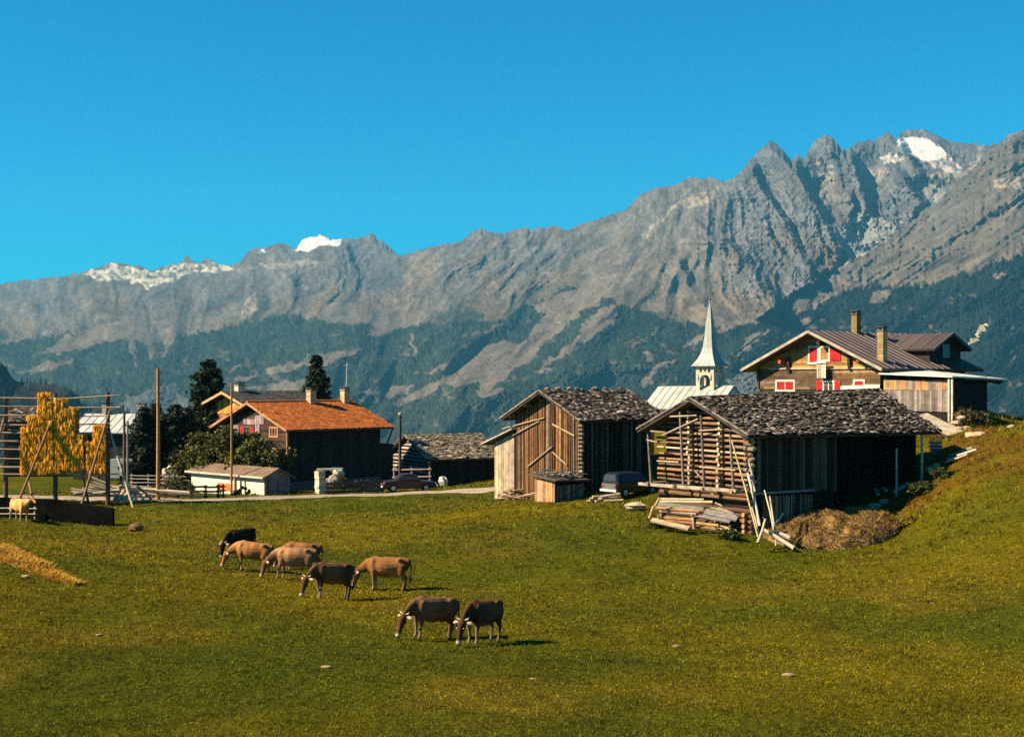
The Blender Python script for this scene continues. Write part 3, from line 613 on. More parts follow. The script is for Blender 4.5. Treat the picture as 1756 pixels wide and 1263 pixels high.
    for (x0, y0), (x1, y1) in (((1117, 739), (1142, 741)), ((1137, 746), (1198, 718)), ((1110, 754), (1128, 758)), ((1150, 714), (1196, 712)), ((1200, 738), (1240, 736)), ((1128, 790), (1165, 792)), ((1200, 800), (1262, 806)), ((1192, 806), (1206, 822))):
        m = MB(); b0, z0 = fr.g(x0, y0, -.75); b1, z1 = fr.g(x1, y1, -.75); m.tube(fr.P(-.78, b0, z0), fr.P(-.78, b1, z1), .05, .045, vary((.3, .21, .13), .3), 6); m.build('gallery_rail', LOG, root)
    for px, y0, y1, w_ in ((1525, 768, 845, .055), (1568, 742, 838, .075)):
        m = MB(); a = fr.la(px) - .35; z1 = fr.zat(a, -.8, y0); p = fr.P(a, -.8, 0); m.tube(Vector((p.x, p.y, gz(p.x, p.y) - .2)), Vector((p.x, p.y, z1)), w_, w_ * .9, (.42, .37, .3), 7); m.build('eave_post', LOG, root)
    m = MB(); roof_slab(fr, m, (.05, .038, .03), .1, -.02)
    for side in (0, 1): shingles(m, fr.E(side, -fr.og), fr.E(side, fr.L + fr.og2), fr.Rg(fr.L + fr.og2), fr.Rg(-fr.og), .18, .21, SH_COLS, .035, 1.6)
    verge_poles(fr, m)
    for k in range(16): a = -.7 + (fr.L + 1.2) * k / 15; m.tube(fr.P(a, -fr.oe + .08, fr.zeo + fr.re * k / 15 - .08), fr.P(a, .3, fr.ze + fr.re * k / 15 - .12), .06, .06, vary((.2, .15, .1), .3), 6, True, PALEW)
    m.tube(fr.Rg(-fr.og - .1, .08), fr.Rg(fr.L + fr.og2 + .1, .08), .07, .06, (.13, .11, .095), 6)
    for _ in range(40):                                               # battens thrown across the shingles
        t = random.random(); a = random.uniform(0, fr.L); p = fr.E(0, a, .12).lerp(fr.Rg(a, .12), t); d = (fr.u + (fr.Rg(a) - fr.E(0, a)).normalized() * random.uniform(-1, 1)).normalized() * random.uniform(.3, .8); m.bar(p, p + d, .05, .03, vary((.3, .25, .2), .3), up=Z)
    m.build('shingle_roof', WOOD, root)
    return fr
FB = front_barn()

# ---- board barn behind it ---------------------------------------------------------------
def board_barn():
    fr = Frame(994, 88, 43, 1110, 884).roof(0.7, 0.7, 671, 722)
    fr.L = 7.0
    root = thing('board_barn', fr.base(), 'brown upright-board barn with stones on its shingle roof and a pale lean-to', 'barn')
    m = MB(); body(fr, m, SHADE_CORE, 0.12, drop=.3); m.build('core', WOOD, root)
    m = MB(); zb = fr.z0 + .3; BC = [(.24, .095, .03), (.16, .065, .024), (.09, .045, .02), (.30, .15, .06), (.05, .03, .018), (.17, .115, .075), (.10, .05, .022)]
    boards(m, fr.P(-.03, 0, 0), fr.P(-.03, fr.W, 0), zb - .2, lambda t: fr.under(t) - .18, .15, BC, -fr.u, gap=.045, rag=.1, tilt=.03)
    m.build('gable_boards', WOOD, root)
    for (x0, y0), (x1, y1) in (((862, 735), (934, 716)), ((947, 727), (985, 747)), ((905, 800), (948, 765)), ((880, 746), (925, 722)), ((948, 775), (972, 797))):
        m = MB(); b0, z0 = fr.g(x0, y0, -.12); b1, z1 = fr.g(x1, y1, -.12); m.tube(fr.P(-.12, b0, z0), fr.P(-.12, b1, z1), .06, .05, vary((.36, .26, .16), .3), 6); m.build('brace', LOG, root)
    m = MB(); z = zb
    while z < fr.ze: m.tube(fr.P(.05, -.25 * random.uniform(.6, 1.2), z), fr.P(.05, .3, z), .1, .1, vary((.17, .12, .08), .3), 7, True, vary(PALEW, .3)); z += .26
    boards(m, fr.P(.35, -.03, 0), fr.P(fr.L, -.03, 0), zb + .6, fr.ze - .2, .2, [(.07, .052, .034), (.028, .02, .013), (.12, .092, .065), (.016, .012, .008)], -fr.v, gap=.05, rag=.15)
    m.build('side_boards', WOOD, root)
    m = MB(); roof_slab(fr, m, (.05, .038, .03), .1, -.02)
    for side in (0, 1): shingles(m, fr.E(side, -fr.og), fr.E(side, fr.L + fr.og2), fr.Rg(fr.L + fr.og2), fr.Rg(-fr.og), .2, .23, SH_COLS, .035, 1.4)
    verge_poles(fr, m, c=(.25, .19, .14)); m.build('shingle_roof', WOOD, root)
    for k in range(5):
        m = MB(); m.tube(fr.P(-.55, fr.W * (k / 4), fr.under(fr.W * k / 4) - .16), fr.P(.3, fr.W * (k / 4), fr.under(fr.W * k / 4) - .16), .1, .1, (.2, .14, .08), 7, True, PALEW); m.build('purlin', LOG, root)
    # lean-to on the left
    b1 = fr.gb(848); m = MB(); zl = fr.zat(0, b1, 757); zt = fr.zat(0, fr.W, 738)
    poly = [fr.P(.12, fr.W + .05, zb), fr.P(.12, fr.W + .05, zt), fr.P(.12, b1, zl), fr.P(.12, b1, zb)]; m.prism(poly, fr.u * 4, SHADE_CORE)
    boards(m, fr.P(0.02, fr.W + .12, 0), fr.P(.02, b1, 0), zb - .1, lambda t: zt + (zl - zt) * t / (b1 - fr.W) - .1, .24, [(.42, .29, .18), (.36, .26, .17), (.30, .21, .15)], -fr.u, gap=.008)
    lt = m.build('lean_to', WOOD, root)
    m = MB(); A = fr.P(-.4, fr.W - .1, zt + .12); B = fr.P(-.4, b1 + .9, zl + (zl - zt) / (b1 - fr.W) * .8 + .12); slab(m, B, A, A + fr.u * 4.6, B + fr.u * 4.6, .08, (.1, .08, .065)); m.tube(B, A, .06, .06, (.42, .33, .25), 6); m.build('lean_to_roof', WOOD, lt)
    n = 0
    for px, side in ((925, 0), (944, 0), (962, 0), (975, 0), (1006, 0), (1025, 0), (1054, 0)):   # stones weighing down the ridge
        f = (px - 912) / (1066 - 912); p = fr.Rg(-fr.og + f * (fr.L + 1.4), .12)
        m = MB(); m.blob((0, 0, 0), random.uniform(.13, .2), vary((.28, .19, .12), .25), 8, .2, (1.25, .9, .62)); o = m.build('roof_stone', STONE, None, (0, 0, 0)); o.location = p + Z * .06; o.rotation_euler.z = random.uniform(0, 3)
        tag(o, 'rounded stone weighing down the ridge of the brown board barn', 'stone', 'stones along the ridge of the board barn')
    m = MB(); m.blob((0, 0, 0), 0.26, (.4, .32, .24), 8, .2, (1.4, 1, .6)); o = m.build('roof_stone', STONE, None, (0, 0, 0)); o.location = fr.E(0, fr.L * .52, .2).lerp(fr.Rg(fr.L * .52, .2), .15)
    tag(o, 'pale flat stone low on the board barn roof, just above its eave', 'stone')
    # little shed built against the gable
    s = Frame(952, 84.6, 43, 1000, 918); zb = s.gnd(0, 0) - .2; zt = s.zat(0, 0, 822)
    rt = thing('lean_shed', s.P(.8, .8, zb + .2), 'low patched wood shed with a cluttered flat roof in front of the brown barn', 'shed')
    m = MB(); m.prism([s.P(.08, .08, zb), s.P(.08, .08, zt - .05), s.P(.08, s.W, zt - .05), s.P(.08, s.W, zb)], s.u * (s.L - .1), SHADE_CORE); m.build('core', WOOD, rt)
    m = MB(); boards(m, s.P(0, 0, 0), s.P(0, s.W, 0), zb, zt, .2, [(.42, .19, .07), (.36, .2, .1), (.5, .3, .16)], -s.u, gap=.02, rag=.05); m.build('front_boards', WOOD, rt)
    m = MB(); boards(m, s.P(.1, 0, 0), s.P(s.L, 0, 0), zb, zt - .35, .2, [(.16, .135, .115), (.1, .085, .07), (.22, .19, .16)], -s.v, gap=.03, rag=.06); m.bar(s.P(.1, -.04, zb + .25), s.P(s.L, -.04, zt - .5), .05, .06, (.08, .06, .05), up=Z); m.build('side_boards', WOOD, rt)
    m = MB(); slab(m, s.P(-.3, -.35, zt), s.P(s.L + .3, -.35, zt - .1), s.P(s.L + .3, s.W + .3, zt + .22), s.P(-.3, s.W + .3, zt + .3), .09, (.09, .07, .055))
    for k in range(34): a, b = random.uniform(-.3, s.L), random.uniform(-.2, s.W); p = s.P(a, b, zt + random.uniform(.06, .34) + .1 * b); m.bar(p, p + s.u * random.uniform(.4, 1) + s.v * random.uniform(-.4, .4), .1, .05, vary((.34, .27, .2), .35), up=Z)
    m.build('flat_roof', WOOD, rt)
    return fr
BB = board_barn()

# ---- low barn far behind ----------------------------------------------------------------
def low_barn():
    fr = Frame(734, 124, 28, 850, 672).roof(0.5, 0.8, 746, 789)
    root = thing('low_barn', fr.base(), 'low dark barn with a mossy shingle roof behind the utility pole and car', 'barn')
    m = MB(); body(fr, m, SHADE_CORE, .1, drop=.2); boards(m, fr.P(0, -.02, 0), fr.P(fr.L, -.02, 0), fr.z0, fr.ze - .1, .25, [(.03, .024, .02), (.02, .016, .013)], -fr.v); m.build('wall', WOOD, root)
    m = MB(); lim = lambda z: (max(0, (z - fr.ze) / fr.pit), fr.W - max(0, (z - fr.ze) / fr.pit)); logs(m, fr.P(0, 0, 0), fr.P(0, fr.W, 0), fr.z0 + .4, fr.zr - .2, .14, [(.36, .3, .25), (.28, .22, .18), (.42, .36, .3)], .25, lim, 1.2); m.build('log_gable', LOG, root)
    m = MB(); roof_slab(fr, m, (.07, .055, .04), .1, -.02); C2 = [(.17, .13, .085), (.12, .09, .06), (.22, .17, .12), (.09, .07, .045), (.28, .22, .16), (.13, .11, .06)]
    for side in (0, 1): shingles(m, fr.E(side, -fr.og), fr.E(side, fr.L + fr.og2), fr.Rg(fr.L + fr.og2), fr.Rg(-fr.og), .3, .34, C2, .04, 1.2)
    verge_poles(fr, m); m.build('shingle_roof', WOOD, root)
    m = MB(); m.blob((0, 0, 0), .5, (.55, .5, .42), 9, .3, (.75, .6, .9)); m.blob((-.75, 0, -.35), .25, (.6, .58, .52), 8, .2, (1.6, 1, .5)); p = gpt(760, 117); o = m.build('sack', PLASTER, None, (0, 0, 0)); o.location = p + Z * .5; tag(o, 'lumpy white sack standing beside the dark barn', 'sack')
low_barn()

# ---- house with the orange tiled roof ---------------------------------------------------
def tile_house():
    fr = Frame(494, 115, 44, 652, 380).roof(0.7, 0.75, 690, 737, .9)
    root = thing('tile_roof_house', fr.base(), 'dark timber house with a bright orange tiled roof and red shutters', 'house')
    m = MB(); body(fr, m, (.03, .022, .018), .02, drop=.16); zf = fr.zat(0, 0, 826)
    boards(m, fr.P(.05, -.02, 0), fr.P(fr.L - .02, -.02, 0), zf, fr.ze - .12, .22, [(.03, .022, .017), (.022, .017, .014), (.04, .03, .023)], -fr.v, gap=.01); m.build('side_wall', WOOD, root)
    m = MB(); lim = lambda z: (max(0, (z - fr.ze) / fr.pit), fr.W - max(0, (z - fr.ze) / fr.pit)); planks(m, fr.P(-.02, 0, 0), fr.P(-.02, fr.W, 0), zf, fr.zr - .3, .2, [(.05, .026, .015), (.034, .018, .011), (.07, .038, .024)], .07, lim)
    m.bar(fr.P(-.03, .06, zf), fr.P(-.03, .06, fr.ze - .1), .16, .16, (.26, .13, .06), up=fr.u); m.build('gable_wall', WOOD, root)
    m = MB(); m.prism([fr.P(-.06, -.05, fr.z0), fr.P(fr.L, -.05, fr.z0), fr.P(fr.L, -.05, zf - .01), fr.P(-.06, -.05, zf - .01)], fr.v * (fr.W + .06), (.12, .11, .10)); m.build('plinth', PLASTER, root)
    for px, y0, y1, w_ in ((407, 728, 752, 9), (443, 712, 755, 8), (450, 706, 727, 8), (430, 718, 728, 22)):   # greyed boards on the gable
        m = MB(); b0, z0 = fr.g(px - w_ / 2, y0); b1, z1 = fr.g(px + w_ / 2, y1); boards(m, fr.P(-.09, b1, 0), fr.P(-.09, b0, 0), z1, z0, .2, [(.24, .16, .16), (.3, .2, .19)], -fr.u); m.build('grey_boards', WOOD, root)
    window(fr, root, 419, 730, 431, 751, 'g', (.1, .08, .06), None, 2, .06, (-1, 1))
    window(fr, root, 463, 731, 478, 750, 'g', (.42, .2, .08), None, 3, .06)
    window(fr, root, 463, 768, 487, 787, 'g', (.38, .2, .1), None, 3, .06, None, (.4, .18, .03))
    window(fr, root, 410, 772, 434, 790, 'g', (.3, .1, .05), RED, 2, .06)
    m = MB(); b0, z0 = fr.g(461, 767); b1, _ = fr.g(490, 767); m.bar(fr.P(-.2, b0, z0), fr.P(-.2, b1, z0), .4, .08, (.4, .33, .25), up=Z); m.build('canopy_board', WOOD, root)
    m = MB(); roof_slab(fr, m, (.2, .07, .02), .1, -.03); TC = [(.37, .098, .017), (.33, .085, .014), (.41, .115, .02), (.29, .074, .013)]
    for side in (0, 1): shingles(m, fr.E(side, -fr.og), fr.E(side, fr.L + fr.og2), fr.Rg(fr.L + fr.og2), fr.Rg(-fr.og), .3, .24, TC, .025, .22)
    x = -fr.og
    while x < fr.L + fr.og2: p = fr.Rg(x, .05); m.tube(p, p + fr.u * .34, .13, .11, vary((.44, .13, .03), .15), 8); x += .33
    rf = m.build('tile_roof', TILE, root)
    m = MB()
    for side in (0, 1): m.bar(fr.E(side, -fr.og - .02, -.06), fr.Rg(-fr.og - .02, -.06), .05, .18, (.4, .2, .09), up=Z); m.bar(fr.E(side, -fr.og, -.1), fr.E(side, fr.L + fr.og2, -.1), .12, .12, (.1, .08, .07), up=Z)
    m.build('barge_board', WOOD, rf)
    for px, yb, yt in ((528, 691, 672), (583, 691, 671)):
        f = (px - 432) / (600 - 432); p = fr.Rg(-fr.og + f * (fr.L + fr.og + fr.og2), -.5) - fr.v * .3; chimney(p, .62, .62, (yb - yt) / F * 122 + .45, (.40, .31, .18), root, (.28, .22, .15), fr, rf)
        if px == 583: q = p.copy()
    m = MB(); m.tube(q + Z * 1.3 + fr.u * .1, q + Z * 4.0 + fr.u * .1 + Vector((.1, 0, 0)), .035, .025, (.6, .58, .52), 6); m.tube(q + Z * 3.7 + fr.u * .1 - Vector((.3, 0, 0)), q + Z * 3.75 + fr.u * .1 + Vector((.4, 0, 0)), .015, .015, (.5, .5, .48), 5); m.build('aerial', SHEET, root)
    m = MB(); a1 = fr.L + .1; poly = [fr.P(a1, .2, fr.z0), fr.P(a1, .2, fr.zat(a1, 0, 762)), fr.P(a1, 4, fr.zat(a1, 4, 757)), fr.P(a1, 4, fr.z0)]; m.prism(poly, fr.u * 1.5, (.03, .022, .018)); m.bar(fr.P(fr.L + .75, .1, fr.zat(fr.L, 0, 764)), fr.E(0, fr.L + fr.og2 - .1, -.1), .1, .1, (.05, .04, .03)); m.build('side_annex', WOOD, root)
    return fr
TH = tile_house()

# ---- chalet with the dark roof behind it -------------------------------------------------
def rear_chalet():
    fr = Frame(452, 128, 40, 492, 345).roof(1.0, .9, 671, 709); fr.L = 6.5; fr.pit = fr.pit
    root = thing('dark_roof_chalet', fr.base(), 'orange wooden chalet with a dark slate roof behind the tiled house', 'house')
    lim = lambda z: (max(0, (z - fr.ze) / fr.pit), fr.W - max(0, (z - fr.ze) / fr.pit))
    m = MB(); body(fr, m, (.08, .05, .03), .03, drop=.2); boards(m, fr.P(-.02, 0, 0), fr.P(-.02, fr.W, 0), fr.ze - .4, lambda t: fr.under(t) - .25, .3, [(.62, .25, .05), (.56, .21, .04), (.66, .28, .07)], -fr.u, gap=.012); planks(m, fr.P(-.02, 0, 0), fr.P(-.02, fr.W, 0), fr.z0, fr.ze - .42, .2, [(.3, .14, .05), (.24, .11, .04)], .07); m.build('wall', WOOD, root)
    for px in (336, 344): m = MB(); b, z = fr.g(px, 715, -.5); m.bar(fr.P(-.5, b, fr.z0 + 2), fr.P(-.5, b, z), .14, .14, (.55, .25, .07), up=fr.u); m.build('balcony_post', WOOD, root)
    m = MB(); roof_slab(fr, m, (.05, .045, .042), .14)
    for side in (0, 1): shingles(m, fr.E(side, -fr.og), fr.E(side, fr.L + fr.og2), fr.Rg(fr.L + fr.og2), fr.Rg(-fr.og), .35, .3, [(.05, .045, .045), (.06, .055, .052), (.042, .038, .037)], .02, .3)
    rf = m.build('slate_roof', TILE, root); m = MB()
    for side in (0, 1): m.bar(fr.E(side, -fr.og - .03, -.1), fr.Rg(-fr.og - .03, -.1), .05, .24, (.5, .27, .11), up=Z)
    m.build('barge_board', WOOD, rf)
    p = fr.Rg(.9, -.3); chimney(p, .75, .75, .85, (.5, .42, .3), root, (.2, .17, .14), fr, rf)
rear_chalet()

# ---- chalet on the right ----------------------------------------------------------------
def big_chalet():
    fr = Frame(1510, 100, 40, 1655, 1302).roof(1.1, .9, 567, 632)
    root = thing('timber_chalet', fr.base(), 'big weathered timber chalet with red shutters and a brown metal roof', 'house')
    lim = lambda z: (max(0, (z - fr.ze) / fr.pit), fr.W - max(0, (z - fr.ze) / fr.pit)); zf = fr.zat(0, fr.W / 2, 668)
    m = MB(); body(fr, m, (.045, .032, .024), .03, drop=.2); boards(m, fr.P(0, -.01, 0), fr.P(fr.L, -.01, 0), zf, fr.ze - .2, .3, [(.04, .03, .025), (.03, .023, .02)], -fr.v); m.build('side_wall', WOOD, root)
    m = MB(); planks(m, fr.P(-.02, 0, 0), fr.P(-.02, fr.W, 0), zf + .02, fr.ze - .35, .2, [(.19, .105, .045), (.13, .075, .036), (.26, .155, .07), (.075, .047, .026), (.14, .10, .065)], .07, lim); planks(m, fr.P(-.02, 0, 0), fr.P(-.02, fr.W, 0), fr.ze - .33, fr.zr - .4, .2, [(.40, .19, .05), (.26, .135, .05), (.44, .20, .045), (.17, .10, .045)], .07, lim)
    m.bar(fr.P(-.06, fr.W + .02, zf), fr.P(-.06, fr.W + .02, fr.ze - .1), .2, .2, (.07, .05, .035), up=fr.u); m.build('gable_wall', WOOD, root)
    m = MB(); m.prism([fr.P(-.1, 0, fr.z0), fr.P(-.1, 0, zf), fr.P(-.1, fr.W, zf - .3), fr.P(-.1, fr.W, fr.z0)], fr.u * (fr.L - .05), WHITE); b0, z0 = fr.g(1434, 664); m.prism([fr.P(-.11, 0, zf - .1), fr.P(-.11, 0, fr.zat(0, 0, 659)), fr.P(-.11, b0, fr.zat(0, b0, 662)), fr.P(-.11, b0, zf - .1)], fr.u * .2, WHITE); m.build('plinth', PLASTER, root)
    window(fr, root, 1387, 593, 1405, 624, 'g', WHITE, RED, 1, .05); window(fr, root, 1406, 593, 1424, 620, 'g', WHITE, None, 1, .06, (1,))
    window(fr, root, 1331, 651, 1364, 671, 'g', WHITE, RED, 2, .05); window(fr, root, 1464, 650, 1484, 665, 'g', WHITE, RED, 1, .05)
    window(fr, root, 1412, 652, 1432, 672, 'g', WHITE, None, 2, .06, (-1, 1))
    m = MB(); b0, z0 = fr.g(1408, 621); b1, z1 = fr.g(1424, 648); boards(m, fr.P(-.5, b1, 0), fr.P(-.5, b0, 0), z1, z0, .2, [(.6, .5, .34), (.5, .4, .27)], -fr.u, gap=.04); m.bar(fr.P(-.55, b0 + .1, z0), fr.P(-.55, b1 - .1, z0), .2, .12, (.66, .57, .42), up=Z); m.bar(fr.P(-.28, (b0 + b1) / 2, z0 - .5), fr.P(-.28, (b0 + b1) / 2, z1 + .1), b0 - b1 - .1, .4, (.08, .06, .04), up=fr.u); m.build('balcony', WOOD, root)
    for px, y0, y1 in ((1355, 612, 638), (1459, 608, 634)): m = MB(); b0, z0 = fr.g(px, y0); b1, z1 = fr.g(px, y1); m.bar(fr.P(-.2, b0, z0), fr.P(-.1, b1, z1), .22, .25, (.035, .025, .02), up=fr.u); m.build('bracket', WOOD, root)
    m = MB(); b0, _ = fr.g(1320, 628); b1, _ = fr.g(1505, 628); m.bar(fr.P(-.1, b0, fr.ze - .33), fr.P(-.1, b1, fr.ze - .33), .12, .1, (.44, .33, .2), up=Z); m.build('string_beam', WOOD, root)
    for px, py in ((1340, 620), (1474, 617), (1406, 588)): m = MB(); b, z = fr.g(px, py, -.5); m.bar(fr.P(-.75, b, z), fr.P(0, b, z), .24, .26, (.4, .07, .03) if px != 1406 else (.05, .03, .02), up=Z); m.build('purlin', WOOD, root)
    def sheets(mm, E0, E1, R1, R0, n, c):
        nr = (E1 - E0).cross(R0 - E0).normalized(); nr = nr if nr.z > 0 else -nr
        for k in range(n):
            a, b = k / n, (k + 1) / n; q = [E0.lerp(E1, a), E0.lerp(E1, b), R0.lerp(R1, b), R0.lerp(R1, a)]; mm.prism([x + nr * .02 for x in q], nr * -.02, vary(c, .13))
            mm.bar(q[0] + nr * .045, q[3] + nr * .045, .05, .05, vary((.17, .115, .095), .2), up=nr)
    m = MB(); roof_slab(fr, m, (.06, .045, .035), .16, -.02)
    for side in (0, 1): sheets(m, fr.E(side, -fr.og), fr.E(side, fr.L + fr.og2), fr.Rg(fr.L + fr.og2), fr.Rg(-fr.og), 17, (.054, .033, .028))
    rf = m.build('metal_roof', SHEET, root); m = MB()
    for side in (0, 1): m.bar(fr.E(side, -fr.og - .03, -.06), fr.Rg(-fr.og - .03, -.06), .06, .2, (.34, .27, .2), up=Z)
    m.build('barge_board', WOOD, rf)
    p = fr.Rg(fr.la(1473) - fr.L * .26, -.4); p = fr.Rg(4.7, -.4); chimney(p, .5, .5, 1.75, (.20, .135, .055), root, (.1, .08, .06), fr, rf)
    p = fr.E(0, .75, 0).lerp(fr.Rg(.75), .2) - Z * .4; chimney(p, .5, .5, 2.55, (.25, .175, .085), root, (.12, .1, .08), fr, rf)
    # dormer on the right-hand slope: its gable looks to the right
    a0, a1 = fr.L * .60, fr.L * .98; am = (a0 + a1) / 2; zt = fr.zat(am, -.1, 579); zt = fr.zr - .15; ze = zt - 1.0
    m = MB(); m.prism([fr.P(a0, .25, fr.ze), fr.P(a0, .25, ze), fr.P(am, .25, zt - .15), fr.P(a1, .25, ze), fr.P(a1, .25, fr.ze)], fr.v * (fr.W / 2 - .6), (.03, .022, .018)); d = m.build('dormer', WOOD, rf)
    m = MB(); h = 1.0 / (am - a0)
    for s_, ae in ((-1, a0 - .45), (1, a1 + .45)): sheets(m, fr.P(ae, -.45, ze - .45 * h + .03), fr.P(ae, fr.W / 2, ze - .45 * h + .03), fr.P(am, fr.W / 2, zt + .03), fr.P(am, -.45, zt + .03), 5, (.068, .043, .036)); slab(m, fr.P(ae, -.45, ze - .45 * h), fr.P(ae, fr.W / 2, ze - .45 * h), fr.P(am, fr.W / 2, zt), fr.P(am, -.45, zt), .1, (.05, .04, .03))
    m.build('dormer_roof', SHEET, root); m = MB(); m.box(fr.P(am, .2, ze - .3), (fr.u, fr.v, Z), (.45, .04, .5), (.12, .12, .12)); m.build('dormer_window', GLASS, root)
    # boarded annex
    s = Frame(1627, 95, 40, 1693, 1516); zt = s.zat(0, 0, 652); zb = s.zat(0, 0, 706); g0 = min(s.gnd(0, 0), s.gnd(s.L, 0)) - .3
    m = MB(); m.prism([s.P(.06, .04, g0), s.P(.06, .04, zt + .25), s.P(.06, s.W, zt + .45), s.P(.06, s.W, g0)], s.u * s.L, (.014, .011, .009)); m.build('annex', WOOD, root)
    m = MB(); zm = zb + (zt - zb) * .70; boards(m, s.P(0, .05, 0), s.P(0, s.W, 0), zb, zm, .2, [(.20, .15, .125), (.25, .195, .165), (.16, .125, .105)], -s.u, gap=.01, rag=.03); boards(m, s.P(-.03, .05, 0), s.P(-.03, s.W, 0), zm - .02, zt + .02, .2, [(.30, .16, .08), (.44, .19, .06), (.24, .17, .13)], -s.u, gap=.01)
    m.build('annex_boards', WOOD, root)
    for b in (-.03, .22): m = MB(); p = s.P(-.25, b - .4, 0); m.bar(Vector((p.x, p.y, gz(p.x, p.y) - .2)), Vector((p.x, p.y, zt + .3)), .12, .12, (.5, .42, .31), up=s.u); m.build('annex_post', WOOD, root)
    m = MB(); A = s.P(-.5, -.6, zt + .30); B = s.P(-.5, s.W + .1, zt + .42); slab(m, A, s.P(s.L + 1.7, -.6, zt + .1), s.P(s.L + .6, s.W, zt + .75), B + Z * .1, .1, (.56, .52, .42)); m.build('annex_roof', SHEET, root)
    m = MB(); q = s.P(s.L + 1.6, -.6, zt + .05)
    for k in range(5): m.tube(s.P(s.L * .2 + k * .3, -.7, zt + .1), s.P(s.L + 1.2 + k * .2, -.55 + .2 * k, zt - .05 - .05 * k), .06, .04, (.05, .04, .03), 6)
    m.build('stored_poles', LOG, root)
    return fr, s
BC_, AX = big_chalet()

# ---- chapel -----------------------------------------------------------------------------
def chapel():
    fr = Frame(1224, 130, 52, 0, 0, 1.9, 1.9); z0 = fr.zat(0, 0, 676); z1 = fr.zat(.9, .9, 629); ctr = fr.P(.95, .95, 0)
    root = thing('chapel', Vector((ctr.x, ctr.y, gz(ctr.x, ctr.y))), 'small chapel with a pale flared spire, open arched belfry and light metal roof', 'chapel')
    CR = (.44, .40, .29); m = MB()
    def arch(p, d, n, L, zb, zt, c, w_=.24, hole=True):
        sp = zb + (zt - zb) * .50; r = L / 2 - w_; top = zb + (zt - zb) * .80
        m.box(p + d * (w_ / 2) + n * .1 + Z * ((zb + sp) / 2), (d, n, Z), (w_ / 2, .1, (sp - zb) / 2), c); m.box(p + d * (L - w_ / 2) + n * .1 + Z * ((zb + sp) / 2), (d, n, Z), (w_ / 2, .1, (sp - zb) / 2), c)
        N = 8
        for k in range(N):
            t0, t1 = math.pi * k / N, math.pi * (k + 1) / N; a = p + d * (L / 2 - r * math.cos(t0)) + Z * (sp + r * math.sin(t0)); b = p + d * (L / 2 - r * math.cos(t1)) + Z * (sp + r * math.sin(t1))
            x0 = 0 if k == 0 else L / 2 - r * math.cos(t0); x1 = L if k == N - 1 else L / 2 - r * math.cos(t1)
            m.prism([a, b, p + d * x1 + Z * top, p + d * x0 + Z * top], n * .2, c)
        for k in range(4): x = w_ * .4 + (L - w_ * .8) * k / 3; m.box(p + d * x + n * .1 + Z * ((top + zt) / 2), (d, n, Z), (.09, .085, (zt - top) / 2), c)
        m.box(p + d * (L / 2) + n * .1 + Z * (zt + .02), (d, n, Z), (L / 2, .1, .05), c)
    ci = .0
    arch(fr.P(0, .2, 0), fr.v, fr.u, 1.5, z0, z1, CR, .2); arch(fr.P(1.7, .2, 0), fr.v, fr.u, 1.5, z0, z1, CR, .2)
    arch(fr.P(.2, 0, 0), fr.u, fr.v, 1.5, z0, z1, CR, .2); arch(fr.P(.2, 1.7, 0), fr.u, fr.v, 1.5, z0, z1, CR, .2)
    for a in (.1, 1.8):
        for b in (.1, 1.8): m.box(fr.P(a, b, (z0 + z1) / 2 - .3), (fr.u, fr.v, Z), (.1, .1, (z1 - z0) / 2 + .35), CR)
    bf = m.build('belfry', PLASTER, root)
    m = MB(); p = fr.P(.95, .95, z0 + .8); m.path([p + Z * .5, p + Z * .4, p + Z * .1, p - Z * .05], [.06, .2, .26, .36], (.12, .1, .06), 10); m.bar(p + Z * .5 - fr.u * .8, p + Z * .5 + fr.u * .8, .08, .08, (.1, .08, .06), up=Z); m.build('bell', SHEET, root)
    prof = [(629, 1.30), (624, 1.10), (617, .86), (608, .64), (597, .49), (580, .385), (560, .30), (540, .18), (525, .08), (514, .02)]; m = MB(); ring = []
    for py, h in prof: ring.append([fr.P(.95 + sx * h, .95 + sy * h, fr.zat(.95, .95, py) + .08) for sx, sy in ((-1, -1), (1, -1), (1, 1), (-1, 1))])
    SC = (.27, .275, .235)
    for i in range(len(ring) - 1):
        for k in range(4):
            A, B, Cc, D = ring[i][k], ring[i][(k + 1) % 4], ring[i + 1][(k + 1) % 4], ring[i + 1][k]; nn = 4 if i < 4 else 2
            for q in range(nn): m.add([A.lerp(B, q / nn), A.lerp(B, (q + 1) / nn), D.lerp(Cc, (q + 1) / nn), D.lerp(Cc, q / nn)], [(0, 1, 2, 3)], vary(SC, .09))
            for q in range(1, nn): m.bar(A.lerp(B, q / nn), D.lerp(Cc, q / nn), .03, .04, vary((.3, .31, .29), .1), up=(A + B) / 2 - fr.P(.95, .95, A.z))
    m.add(ring[0], [(3, 2, 1, 0)], SC); m.build('spire', SHEET, root)
    m = MB(); t = fr.P(.95, .95, fr.zat(.95, .95, 515)); m.tube(t, t + Z * .95, .04, .03, (.05, .04, .03), 6); m.blob(t + Z * .12, .13, (.10, .05, .03), 8, .02); m.bar(t + Z * .72 - fr.v * .22, t + Z * .72 + fr.v * .22, .06, .06, (.05, .04, .03), up=Z); m.build('spire_cross', SHEET, root)
    # nave: ridge runs to the left, slope faces the sun
    r0 = at(1259, 661, 129.5); ln = 8.2; r1 = r0 + fr.v * ln - Z * .12; e0 = r0 - fr.u * 3.0 - Z * 2.1; e1 = r1 - fr.u * 3.0 - Z * 2.1; f0 = r0 + fr.u * 3.0 - Z * 2.1; f1 = r1 + fr.u * 3.0 - Z * 2.1; m = MB()
